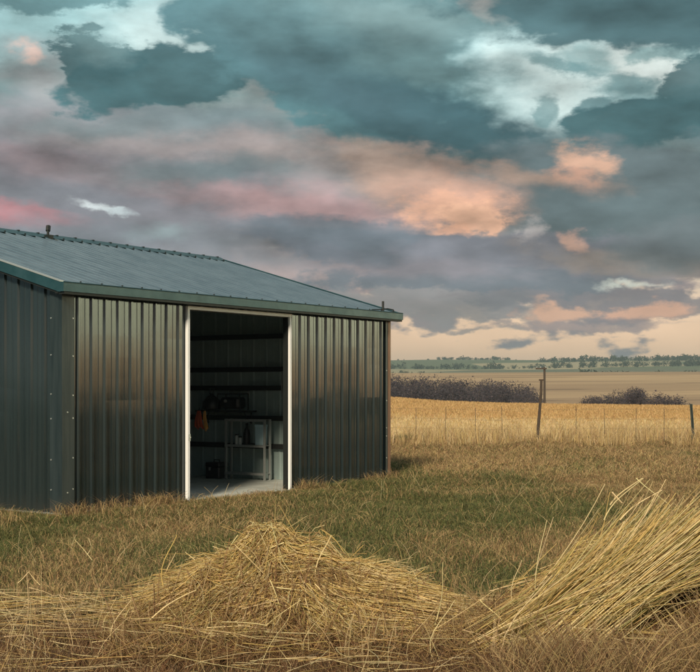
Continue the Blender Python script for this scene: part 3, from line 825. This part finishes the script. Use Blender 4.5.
GOLD = (.66, .48, .18); LT = (.80, .66, .36); DK = (.30, .19, .08); MID = (.48, .33, .13); REDB = (.26, .14, .065); GRN = (.40, .36, .13)
# --- reddish dry grass of the foreground: thin curling stems
x, y = fg(140000, 6.7, 10.3); f = vn3.fbm(x/.35, y/.35, 3); big = vn.fbm(x/1.1+4, y/.9, 3)
e = np.interp(y, [6.7, 7.9, 8.4, 9.0, 9.6, 10.3], [1.05, 1.05, .9, .7, .5, .3])*np.clip((big-.30)*3.2, .30, 1.7); n = len(x)
keep = (rng.random(n) < np.interp(y, [9, 10.3], [1, .35])) & (vn2.fbm(x/.22+7, y/.22, 2)+.35*rng.random(n) > .56); x, y, f, big, e = x[keep], y[keep], f[keep], big[keep], e[keep]; n = len(x)
c = np.where((rng.random(n) < np.clip((big-.5)*3+.26, .08, .75))[:, None], pal([TAN, STRAW, BROWN, MIDG], [4, 1.6, 3, 1], n), pal([(.27, .15, .072), (.20, .11, .055), (.10, .06, .034), TAN], [4, 3.4, 3.2, .9], n))
V, F_, C_ = arcs(x, y, (.08+.36*rng.random(n)**1.5*(.35+1.4*f))*e, .62, .0012+.0013*rng.random(n), c)
tag(np_mesh('dry_grass', V, [F_], m_straw, colors=C_), 'reddish brown dry grass across the foreground', 'grass', kind='stuff')
# --- left heap
hx = [v-.05 for v in (-2.3, -1.75, -1.4, -1.05, -.7, -.45, -.33, -.15, .05, .35, .63, .85, 1.1)]
hzv = [0, .0, .16, .33, .48, .56, .57, .49, .38, .27, .15, .03, 0]
YC = 9.15
def H1(x, y):
    g = np.interp(x, hx, hzv)*(1+.7*(vn2.fbm(x*3.1+3, y*3.4+8, 3)-.5)*2); d = (y-YC)/np.interp(x, [-2, -1.2, -.3, .4, 1], [.35, .75, .95, .75, .4])
    return g*np.clip(1-np.abs(d)**1.7, 0, 1)+height(x, y)
def pts1(n, ylo=-.95, yhi=.5):
    x = rng.normal(-.38, .50, n); x = np.where((x < -1.55) | (x > .72), rng.uniform(-1.2, .5, n), x); y = YC+ylo+(yhi-ylo)*rng.random(n); return x, y
parts = [core_mesh(H1, -2.3, 1.15, YC-1.0, YC+1.0, DK)]
# combed strands lying down the slopes
n = 2600; x, y = pts1(n)
th = np.where(x < -.4, np.pi+.12, -.06)+(vn3.fbm(x*2.6+20, y*2.6+30, 2)-.5)*3.4+rng.normal(0, .22, n)+np.where(x < -.4, 1, -1)*np.interp(y-YC, [-.9, 0], [.55, 0])
parts.append(strands(lay(H1, x, y, th, .25+.55*rng.random(n), .01+.07*rng.random(n)**2, rng.normal(0, .13, n)), .0022+.0030*rng.random(n)**2, pal([GOLD, MID, LT, DK, GRN], [5, 3.5, 2.4, 1.5, 1.2], n)))
# matted bundles: each a handful of nearly parallel stalks
def bundles(Hf, nb, xr, yr, thf, per, Lr, spread=.035, lift=.05, cols=None):
    out = []
    for b in range(nb):
        m = rng.integers(per[0], per[1]); bx, by = rng.uniform(*xr), rng.uniform(*yr); t0 = thf(bx, by)
        L = rng.uniform(*Lr); a = rng.normal(0, .10, m)
        px = bx+rng.normal(0, spread, m)-math.sin(t0)*rng.normal(0, spread, m); py = by+rng.normal(0, spread, m)
        sh = rng.normal(0, L*.12, m); px = px+math.cos(t0)*sh; py = py+math.sin(t0)*sh
        cur = rng.normal(0, .5); tl = rng.normal(0, .10)
        ln = lay(Hf, px, py, t0+a, L*rng.uniform(.6, 1.1, m), lift*(.2+1.2*rng.random(m)), tl+rng.normal(0, .05, m), curl=.15)
        u = np.linspace(-1, 1, ln.shape[1])[None, :]
        ln[:, :, 0] += -math.sin(t0)*cur*.08*u*u*L*2; ln[:, :, 1] += math.cos(t0)*cur*.08*u*u*L*2
        out.append(strands(ln, np.clip(rng.lognormal(-5.95, .38, m), .0013, .006), pal(*(cols or ([GOLD, LT, MID, GRN], [4, 4, 2, 1])), m)))
    return out
parts += bundles(H1, 75, (-1.35, .75), (YC-.8, YC+.25), lambda a, b: (math.pi+.35 if a < -.45 else -.1)+rng.normal(0, .55), (14, 46), (.35, .8))
parts += bundles(H1, 44, (-1.2, .6), (YC-.85, YC+.1), lambda a, b: rng.uniform(0, 6.28), (1, 4), (.25, .6), spread=.02, lift=.09, cols=([LT, PALE, GOLD], [4, 2, 2]))
parts += bundles(H1, 46, (-1.0, .5), (YC-.85, YC-.45), lambda a, b: rng.normal(-1.3, .5), (5, 16), (.15, .4), lift=.07)
n = 1300; x, y = pts1(n)
parts.append(strands(lay(H1, x, y, rng.random(n)*6.28, .12+.4*rng.random(n), .02+.06*rng.random(n), rng.normal(0, .35, n), curl=.7), .0018+.0018*rng.random(n), pal([GOLD, MID, LT, REDB], [4, 3, 2, 2], n)))
# upper mat of horizontal layers on the right flank
n = 1500; x = rng.uniform(-.3, .6, n); y = YC-.75*rng.random(n)**.6
parts.append(strands(lay(H1, x, y, rng.normal(-.02, .12, n), .5+.5*rng.random(n), .03+.06*rng.random(n), rng.normal(.03, .06, n), curl=.12), .0025+.002*rng.random(n), pal([GOLD, LT, MID, DK], [5, 4, 2, 1], n)))
# darker rusty skirt of older stalks hanging to the ground in front
n = 3600; x = rng.uniform(-1.5, .75, n); y = YC-rng.uniform(.45, 1.35, n)
parts.append(strands(lay(lambda a, b: H1(a, b), x, y, rng.normal(-1.57, .7, n), .15+.35*rng.random(n), .02+.07*rng.random(n), rng.normal(-.2, .4, n), curl=.6), .0018+.0014*rng.random(n), pal([REDB, DK, MID, TAN], [4, 3, 1.5, 1], n)))
# some single loose stalks sticking out
def wisps(base, tips, r, cols, sag=.1, k=8):
    b = np.array(base, float); t_ = np.array(tips, float); n = len(b); u = np.linspace(0, 1, k)[None, :, None]
    Pn = b[:, None]*(1-u)+t_[:, None]*u; L = np.linalg.norm(t_-b, axis=1)
    Pn[:, :, 2] += (np.sin(u[:, :, 0]*np.pi))*sag*L[:, None]*rng.uniform(-.2, 1, (n, 1))
    Pn[:, :, 0] += (np.sin(u[:, :, 0]*np.pi*1.3))*.08*L[:, None]*rng.normal(0, 1, (n, 1))
    return strands(Pn, np.full(n, r)*rng.uniform(.7, 1.2, n), cols)
def w3(px, py, Y): return ((px-350)/F*Y, Y, EYE-(py-HZ)/F*Y)
B = []; T = []
for (a, b, Y) in (((270, 640), (305, 598), 8.35), ((238, 655), (300, 600), 8.3), ((165, 592), (172, 535), 8.9), ((322, 600), (325, 535), 8.6), ((322, 530), (345, 552), 9.0), ((235, 545), (270, 580), 8.6), ((270, 580), (284, 620), 8.4), ((195, 560), (185, 552), 9.0), ((300, 585), (312, 598), 8.4), ((305, 598), (318, 640), 8.35), ((238, 535), (225, 556), 9.0), ((355, 640), (375, 610), 8.3), ((160, 600), (205, 565), 8.7), ((150, 620), (195, 590), 8.5)):
    B.append(w3(*a, Y)); T.append(w3(*b, Y))
parts.append(wisps(B, T, .0055, pal([LT, GOLD], [3, 1], len(B)), .06))
n = 240; B = np.stack([rng.uniform(-1.2, .5, n), YC-rng.uniform(-.1, .8, n), np.zeros(n)], -1); B[:, 2] = H1(B[:, 0], B[:, 1]); T = B+np.stack([rng.normal(0, .15, n), rng.normal(0, .1, n), rng.uniform(-.03, .17, n)], -1)
parts.append(wisps(B, T, .0024, pal([LT, GOLD], [1, 1], n), .1))
V, F_, C_ = join(parts); nf0 = 59*59
o = np_mesh('straw_heap', V, [F_], m_straw, colors=C_); tag(o, 'low peaked heap of golden straw in front of the shed, left of the other heap', 'straw heap', 'heaps of cut straw')

# --- right heap: stalks combed up to the right over a dark hollow
gx = [.7, .95, 1.2, 1.45, 1.7, 1.95, 2.3, 2.8, 3.4, 4.0]
gz_ = [0, .12, .24, .36, .48, .60, .74, .78, .6, 0]
YD = 8.95
def H2(x, y):
    g = np.interp(x, gx, gz_); d = (y-YD)/np.interp(x, [.7, 1.4, 2.4, 4], [.3, .6, .85, .6]); return g*np.clip(1-np.abs(d)**1.8, 0, 1)+height(x, y)
parts = [core_mesh(H2, .7, 4.05, YD-.95, YD+.95, (.16, .095, .045))]
n = 4200; x = rng.uniform(.9, 3.3, n); y = YD-rng.uniform(-.2, 1.0, n)
parts.append(strands(lay(H2, x, y, rng.random(n)*6.28, .15+.35*rng.random(n), .01+.05*rng.random(n), rng.normal(0, .4, n), curl=.7), .0018+.0016*rng.random(n), pal([REDB, DK, MID, TAN], [4, 4, 2, 1], n)))
def fan(n, bx, by, ang, L, yaw, r, cols, sag, k=10):
    """curved stalks from base, climbing at ang, bending over near the tip"""
    u = np.linspace(0, 1, k)[None, :]
    a = ang[:, None]-sag[:, None]*u**1.6
    ds = L[:, None]/(k-1)
    cx = np.cumsum(np.cos(a)*ds, 1)-np.cos(a[:, :1])*ds; cz = np.cumsum(np.sin(a)*ds, 1)-np.sin(a[:, :1])*ds
    zb = height(bx, by)
    return strands(np.stack([bx[:, None]+cx*np.cos(yaw)[:, None], by[:, None]+cx*np.sin(yaw)[:, None], zb[:, None]+.04+cz], -1), r, cols)
# layered golden bundle
n = 2300; q = rng.random(n)
bx = .90+.55*q+rng.normal(0, .10, n); by = YD-.35-.45*rng.random(n)
cl_ = rng.integers(0, 26, n); co = rng.normal(0, 7, 26)[cl_]; bx = bx+rng.normal(0, .12, 26)[cl_]; ang = np.maximum(np.radians(29+15*q+co*.6+rng.normal(0, 3.0, n)), np.radians(26+14*q))
parts.append(fan(n, bx, by, ang, rng.uniform(.5, 1.6, n)*(1-.2*q), rng.normal(.04, .2, n), np.clip(rng.lognormal(-5.9, .42, n), .0014, .007), pal([GOLD, LT, MID, GRN, DK], [5, 4, 2.4, 2, 1.3], n), np.clip(rng.normal(.12, .22, n), -.3, .38)))
n = 1300; bx = rng.uniform(.95, 2.6, n); by = YD+rng.uniform(-.2, .35, n)
P_ = fan(n, bx, by, np.radians(rng.normal(33, 5, n)), rng.uniform(.6, 1.2, n), rng.normal(.1, .15, n), .0024+.002*rng.random(n), pal([GOLD, LT, GRN, MID], [4, 3, 3, 2], n), np.abs(rng.normal(.2, .15, n)))
V_ = P_[0].copy(); V_[:, 2] += np.repeat(np.interp(bx, [.9, 2.6], [.02, .50]), 30); parts.append((V_, P_[1], P_[2]))
parts += bundles(H2, 26, (1.35, 2.2), (YD-.4, YD+.2), lambda a, b: rng.normal(.1, .7), (12, 40), (.4, .9), lift=.09)
# front sheaf crossing lower left to upper right
n = 700; q = rng.random(n)
bx = 1.22+.2*q+rng.normal(0, .05, n); by = np.full(n, YD-.85)+rng.normal(0, .04, n)
parts.append(fan(n, bx, by, np.radians(41+rng.normal(0, 3, n)), rng.uniform(.9, 1.5, n), rng.normal(.02, .05, n), .003+.002*rng.random(n), pal([GOLD, LT, GRN], [4, 5, 2], n), np.abs(rng.normal(.15, .08, n))))
B = []; T = []
for (a, b, Y) in (((604, 520), (640, 478), 8.7), ((590, 560), (612, 492), 8.7), ((612, 492), (622, 503), 8.7), ((620, 520), (660, 490), 8.7), ((535, 600), (545, 520), 8.5), ((480, 600), (500, 620), 8.3), ((505, 690), (540, 575), 8.0), ((660, 600), (600, 645), 8.2), ((690, 640), (640, 585), 8.2), ((700, 560), (655, 615), 8.2), ((640, 620), (700, 600), 8.2), ((610, 505), (640, 478), 8.8), ((636, 478), (668, 505), 8.8), ((556, 575), (585, 535), 8.6)):
    B.append(w3(*a, Y)); T.append(w3(*b, Y))
parts.append(wisps(B, T, .0060, pal([LT, GOLD], [3, 1], len(B)), .1))
n = 260; bx = rng.uniform(.9, 2.6, n); B = np.stack([bx, YD-rng.uniform(.1, .8, n), np.zeros(n)], -1); B[:, 2] = height(bx, B[:, 1])+np.interp(bx, [.9, 2.6], [.1, .75])*rng.uniform(.4, 1.0, n); T = B+np.stack([rng.normal(.08, .2, n), rng.normal(-.05, .12, n), rng.uniform(-.08, .24, n)], -1)
parts.append(wisps(B, T, .0026, pal([LT, GOLD, GRN], [2, 1, 1], n), .12))
V, F_, C_ = join(parts)
o = np_mesh('straw_heap', V, [F_], m_straw, colors=C_); tag(o, 'leaning heap of long yellow straw stalks swept upward at the right edge', 'straw heap', 'heaps of cut straw')

# fallen stalks and broken bundles lying in the grass before and between the heaps
flat_h = lambda a, b: height(a, b)+.05
pp = []
for (nb, xr, yr, tc) in ((3, (-2.6, -1.2), (8.7, 9.5), 0.1), (8, (-1.3, .9), (8.0, 8.7), -.7), (7, (.3, 1.2), (8.6, 9.4), .3), (12, (.8, 2.6), (7.9, 8.4), .6), (4, (-2.2, 2.2), (7.2, 8.1), .4)):
    pp += bundles(flat_h, nb, xr, yr, lambda a, b: tc+rng.normal(0, 1.1), (2, 10), (.2, .6), spread=.05, lift=.10 if yr[0] > 7.5 else .2, cols=([LT, PALE, GOLD, TAN], [3, 2, 3, 2]))
V, F_, C_ = join(pp)
tag(np_mesh('fallen_stalks', V, [F_], m_straw, colors=C_), 'fallen straw stalks lying in the grass in front of the two heaps', 'straw', kind='stuff')
# --- loose straw litter over the foreground
flat_h = lambda a, b: height(a, b)
n = 980; x = np.concatenate([rng.uniform(-2.9, -1.1, 260), rng.uniform(.4, 1.3, 120), rng.uniform(-2.6, 2.8, 600)]); y = np.concatenate([rng.uniform(8.7, 9.9, 260), rng.uniform(8.9, 9.8, 120), rng.uniform(7.2, 9.6, 600)])
P_ = strands(lay(flat_h, x, y, rng.normal(0, .7, n), .1+.42*rng.random(n), .04+.14*rng.random(n), rng.normal(0, .12, n), curl=.3), .0022+.002*rng.random(n), pal([LT, PALE, GOLD, MID], [3, 3, 2, 2], n))
# tall thin single stalks rising in front
n = 420; bx = rng.uniform(-2.4, 2.5, n); by = rng.uniform(7.3, 9.4, n); B = np.stack([bx, by, height(bx, by)], -1); T = B+np.stack([rng.normal(0, .10, n), rng.normal(0, .08, n), rng.uniform(.15, .42, n)], -1)
P2 = wisps(B, T, .0022, pal([TAN, LT, BROWN], [3, 2, 2], n), .05)
B = []; T = []
for (a, b, Y) in (((435, 625), (445, 562), 8.4), ((535, 575), (553, 517), 8.6), ((515, 610), (518, 560), 8.5), ((360, 665), (382, 615), 8.0), ((440, 672), (445, 600), 7.8), ((92, 560), (75, 540), 12), ((20, 650), (30, 570), 8.2), ((110, 640), (128, 600), 8.1), ((210, 640), (212, 612), 8.0), ((560, 680), (563, 640), 7.6), ((86, 556), (91, 538), 12.5), ((40, 585), (28, 572), 10), ((18, 583), (30, 571), 10), ((160, 590), (175, 552), 9.8)):
    B.append(w3(*a, Y)); T.append(w3(*b, Y))
P3 = wisps(B, T, .0042, pal([LT, PALE], [1, 1], len(B)), .04)
V, F_, C_ = join([P_, P2, P3])
tag(np_mesh('loose_straw', V, [F_], m_straw, colors=C_), 'loose straw and single stalks scattered through the foreground grass', 'straw', kind='stuff')
n = 5200; x = rng.uniform(-7, 9, n); y = rng.uniform(10, 33, n)**1.0; k = outside_shed(x, y, .3) & (vn2.fbm(x/.9, y/.9, 3) > .45); x, y = x[k], y[k]; n = len(x)
V, F_, C_ = arcs(x, y, .12+.26*rng.random(n), .7, .0014+.00009*y, pal([TAN, STRAW, PALE, BROWN], [4, 3, 1.5, 2], n))
tag(np_mesh('tall_stems', V, [F_], m_straw, colors=C_), 'scattered pale taller grass stems through the yard grass', 'grass', kind='stuff')
# taller turf tufts against the shed wall and through the yard
n = 5200; s_ = rng.random(n); cl = rng.choice([-1.2, -.1, .25, .8, 1.35, 1.6, 1.75, 3.3, 5.3, 7.4, 8.0], n)+rng.normal(0, .14, n)
off = -.08-np.abs(rng.normal(0, .20, n)); k = ~((cl > D0-.1) & (cl < D1+.1)); cl, off = cl[k], off[k]
cx = A[0]+cl*E1[0]+off*E2[0]; cy = A[1]+cl*E1[1]+off*E2[1]; n = len(cx)
blades('wall_tufts', cx, cy, .05+.25*rng.random(n)**2.2, .006, pal([BROWN, OLIVE, TAN, STRAW, DKB], [4, 2, 3, 1, 2], n), 1.0)
tag(bpy.data.objects['wall_tufts'], 'brown dry tufts growing against the foot of the shed wall', 'grass', kind='stuff')

# ------------------------------------------------------------------ wire fence
YF = 38.0
fen = tag(empty('wire_fence', (0, YF, 0)), 'thin wire fence with slim stakes running across the pasture before the gold field', 'fence')
def fz(x): return float(height(np.float64(x), np.float64(YF)))
XW = [(v-350)/F*YF for v in range(200, 900, 29)]
drop_px = [387.5, 416.5, 445, 475.5, 502.5, 576.5, 605, 635.5, 664, 722, 751, 780]
first = None
for px in drop_px:
    x = (px-350)/F*YF; mb = MB(); h_ = 1.12+random.uniform(-.05, .05); lx_ = random.uniform(-.03, .03)
    mb.tube([(x, 0, fz(x)-.1), (x+lx_, 0, fz(x)+h_)], .008, 5); mb.build('stake', m_wire, fen)
mb = MB()
for z in (.25, .5, .78, 1.06):
    pts = [((px-350)/F*YF, 0, z+fz((px-350)/F*YF)-.012*math.sin(i*1.3)) for i, px in enumerate(range(330, 860, 15))]
    mb.tube(pts, .0032, 4, caps=False)
mb.build('wires', m_wire, fen)
def post_pts(px0, px1, pyt): return (px0-350)/F*YF, (px1-350)/F*YF, EYE+(HZ-pyt)/F*YF
x0, x1, zt = post_pts(536.5, 541.5, 380)
mb = MB(); mb.tube([(x0, .0, fz(x0)-.2), (x0*.6+x1*.4+.015, .02, zt*.4), (x1-.01, .02, zt*.8), (x1, .03, zt)], [.050, .044, .040, .036], 9)
wp = mb.build('post', m_wood, fen); tag(wp, 'leaning wooden post')
mb = MB(); mb.box((x1-.07, -.01, zt-.02), (x1+.06, .06, zt+.025), bev=.006); mb.build('cap_piece', m_wood, wp)
x0, x1, zt = post_pts(694.5, 691, 404)
mb = MB(); L = 8
for (dx, dy, w1, w2) in ((0, 0, .042, .008), (0, .026, .008, .034)):
    vs = [(xx+sx_*w1, sy_*w2+dy, zz) for (xx, zz) in ((x0, fz(x0)-.2), (x1, zt)) for (sx_, sy_) in ((-1, -1), (1, -1), (1, 1), (-1, 1))]
    mb.add(vs, [(0,1,5,4),(1,2,6,5),(2,3,7,6),(3,0,4,7),(4,5,6,7)])
mb.build('post', m_post, fen)
for px in (300, 800):
    x = (px-350)/F*YF; MB().tube([(x, 0, fz(x)-.2), (x, 0, fz(x)+1.3)], .05, 8).build('post', m_wood, fen)

# ------------------------------------------------------------------ utility pole in the valley
YP = 165.0; xp = (544.5-350)/F*YP; zb = float(height(np.float64(xp), np.float64(YP))); zt = EYE+(HZ-367)/F*YP
up = tag(empty('utility_pole', (xp, YP, zb)), 'dark wooden utility pole standing in the dip right behind the leaning fence post', 'pole')
MB().tube([(0, 0, -.3), (0, 0, zt-zb)], [.18, .13], 8).build('shaft', m_wood, up)
MB().box((-1.15, -.28, zt-zb-.30), (.25, -.15, zt-zb-.12)).build('crossarm', m_wood, up)
for q in (-1.0, -.5, .12):
    MB().lathe([(0, 0), (.05, 0), (.07, .08), (.04, .16), (0, .17)], (q, -.21, zt-zb-.12), 8).build('insulator', m_pale, up)

# ------------------------------------------------------------------ far vegetation
def specks(cx, cy, cz, rx, rz, n, size, cols, w, zmin=None):
    """n small randomly turned triangles in the ellipsoid shells round each centre; arrays cx.. one per speck"""
    d = rng.normal(0, 1, (n, 3)); d /= np.linalg.norm(d, axis=1, keepdims=True); rad = rng.random(n)**.45
    c = np.stack([cx+d[:, 0]*rx*rad, cy+d[:, 1]*rx*rad, cz+d[:, 2]*rz*rad], -1)
    a = rng.normal(0, 1, (n, 3, 3)); V = c[:, None]+a*size[:, None, None]*.5
    F_ = np.arange(n*3).reshape(-1, 3)
    return V.reshape(-1, 3), F_, np.repeat(pal(cols, w, n), 3, 0)
PUR = [(.070, .062, .076), (.092, .078, .090), (.052, .048, .060), (.11, .09, .095)]
def thicket(name, px0, px1, pyt, Y0, Y1, nb, label, top_fn, size=.18, hmin=1.0, per=900):
    b = nb; px = rng.uniform(px0, px1, b); yy = rng.uniform(Y0, Y1, b); xx = (px-350)/F*yy
    zg = height(xx, yy); zt = EYE+(HZ-top_fn(px))/F*yy; hgt = np.maximum(zt-zg, hmin)*rng.uniform(.78, .98, b)
    parts = []
    i = np.repeat(np.arange(b), per); n = len(i)
    w_ = np.clip(hgt*.34, .5, 2.4)
    parts.append(specks(xx[i], yy[i], (zg+hgt*.5)[i], w_[i], (hgt*.52)[i], n, size*(.5+rng.random(n)), PUR, [4, 3, 3, 1]))
    # bare upright twigs
    i = np.repeat(np.arange(b), 8); n = len(i)
    x0_ = xx[i]+rng.normal(0, 1, n)*w_[i]*.3; y0_ = yy[i]+rng.normal(0, 1, n)*w_[i]*.3
    P0 = np.stack([x0_, y0_, zg[i]], -1); P1 = P0+np.stack([rng.normal(0, .5, n), rng.normal(0, .3, n), hgt[i]*rng.uniform(.5, .98, n)], -1)
    V, F_, C_ = strands(np.stack([P0, (P0+P1)/2+rng.normal(0, .12, (n, 3)), P1], 1), np.full(n, .022), pal([(.13, .10, .10), (.20, .16, .15), (.08, .06, .065)], [3, 2, 2], n))
    me_V = np.concatenate([parts[0][0], V]); tri = parts[0][1]; quad = F_+len(parts[0][0])
    o = np_mesh(name, me_V, [tri, quad], m_leaf, colors=np.concatenate([parts[0][2], C_]))
    return tag(o, label, 'thicket', kind='stuff')
tf = lambda p: np.interp(p, [330, 390, 430, 480, 525, 545], [371, 371, 373, 376, 380, 396])+rng.normal(0, .8, len(p))
thicket('thicket', 320, 536, 380, 205, 250, 330, 'long dark purplish leafless thicket in the dip beyond the gold field', tf)
tf = lambda p: np.interp(p, [580, 590, 610, 635, 655, 680, 690], [400, 394, 389, 385, 390, 394, 402])+rng.normal(0, .7, len(p))
thicket('scrub', 582, 684, 390, 150, 170, 75, 'small patch of dark leafless scrub right of the utility pole', tf, .12, .8, 700)
thicket('scrub', 730, 1500, 390, 200, 260, 130, 'dark scrub further along the dip to the right', lambda p: 388+rng.normal(0, 2, len(p)), .3, 1.0, 100)

DG = [(.045, .060, .035), (.065, .080, .045), (.035, .045, .030), (.09, .085, .05)]
def tree_mesh(h, w, seed):
    st = rng; n = 900; cl = 9
    cc = st.normal(0, 1, (cl, 3)); cc /= np.linalg.norm(cc, axis=1, keepdims=True); cc *= st.uniform(.3, .75, (cl, 1))
    i = st.integers(0, cl, n)
    V, F_, C_ = specks(cc[i, 0]*w*.5, cc[i, 1]*w*.5, h*.42+cc[i, 2]*h*.34, np.full(n, w*.26), np.full(n, h*.16), n, w*.10*(.5+st.random(n)), DG, [4, 3, 3, 1])
    me = np_mesh('crown', V, [F_], m_leaf, colors=C_)
    mb = MB(); mb.tube([(0, 0, -.3), (.02*h, 0, h*.3), (0, .02*h, h*.62)], [w*.06, w*.045, w*.02], 7)
    for k in range(5):
        a = k*1.26; mb.tube([(0, 0, h*(.3+.04*k)), (math.cos(a)*w*.28, math.sin(a)*w*.28, h*(.55+.05*k))], [w*.025, w*.01], 5)
    return me, mb.build('trunk', m_bark)
def place_tree(proto, x, y, sc, label, group, rz):
    t = empty('tree', (x, y, float(height(np.float64(x), np.float64(y)))), rz); t.scale = (sc[0], sc[0], sc[1])
    tag(t, label, 'tree', group)
    for p in proto:
        c = p.copy(); COL.objects.link(c); c.parent = t
    return t
protos = [tree_mesh(6, 5, 1), tree_mesh(7, 4, 2), tree_mesh(4, 2.2, 3)]
gt = 'small upright trees at the scrub patch'
for (px, h_, lb) in ((593, .75, 'small dark tree at the left end of the scrub patch'), (666, .95, 'small dark tree at the right end of the scrub patch, left of the taller one'), (674.5, 1.12, 'tallest small dark tree at the right end of the scrub patch')):
    Y = 152.0; place_tree(protos[2], (px-350)/F*Y, Y, (h_*.42, h_*.62), lb, gt, random.random()*6)
# single trees along the skyline
sky_px = [(398, .6), (404, .45), (428, .7), (440, .5), (446, .8), (452, 1), (458, .9), (463, .8), (470, 1.0), (476, 1.1), (482, 1.0), (488, .9), (497, 1.3), (508, .7), (516, .5), (545, .6), (556, .9), (566, .7), (574, 1.0), (583, .8), (590, 1.0), (598, 1.1), (606, 1.2), (614, 1.0), (622, .9), (630, .7), (641, .8), (650, .7), (660, .8), (668, 1.0), (682, 1.4), (692, 1.2), (700, 1.3), (712, .9), (360, .8), (340, .9), (310, .7), (730, 1), (750, .8)]
for i, (px, h_) in enumerate(sky_px):
    Y = random.uniform(2190, 2260); place_tree(protos[i % 2], (px-350)/F*Y, Y, (h_*1.25, h_*1.0), 'tiny dark tree standing alone on the far skyline', 'single trees along the skyline', random.random()*6)
for p in protos:
    for o in p: bpy.data.objects.remove(o)
# distant hedgerows and woods (massed)
def belt(name, px0, px1, Y0, Y1, hlo, hhi, nb, label, per=60):
    px = rng.uniform(px0, px1, nb); yy = rng.uniform(Y0, Y1, nb)+(px-px0)*0; xx = (px-350)/F*yy; zg = height(xx, yy); h = rng.uniform(hlo, hhi, nb)*(.5+vn.fbm(px/9, yy*0+3, 2))
    i = np.repeat(np.arange(nb), per); n = len(i)
    V, F_, C_ = specks(xx[i], yy[i], (zg+h*.5)[i], (h*.6)[i], (h*.5)[i], n, h[i]*.28, DG, [4, 3, 3, 1])
    tag(np_mesh(name, V, [F_], m_leaf, colors=C_), label, 'trees', kind='stuff')
belt('woodland', 545, 760, 880, 930, 4, 7, 260, 'blue green belt of trees behind the tan hill on the right')
belt('woodland', 330, 444, 1050, 1100, 3, 6, 130, 'blue green belt of far trees right beside the shed edge')
belt('woodland', 380, 760, 1500, 1540, 3, 7, 220, 'long thin hedgerow crossing the far slope', 40)
belt('woodland', 436, 512, 2190, 2230, 3, 6, 70, 'low broken hedge on the far skyline behind the long thicket', 40)
belt('woodland', 540, 760, 1850, 1900, 4, 8, 200, 'dense far wood just below the skyline on the right', 40)
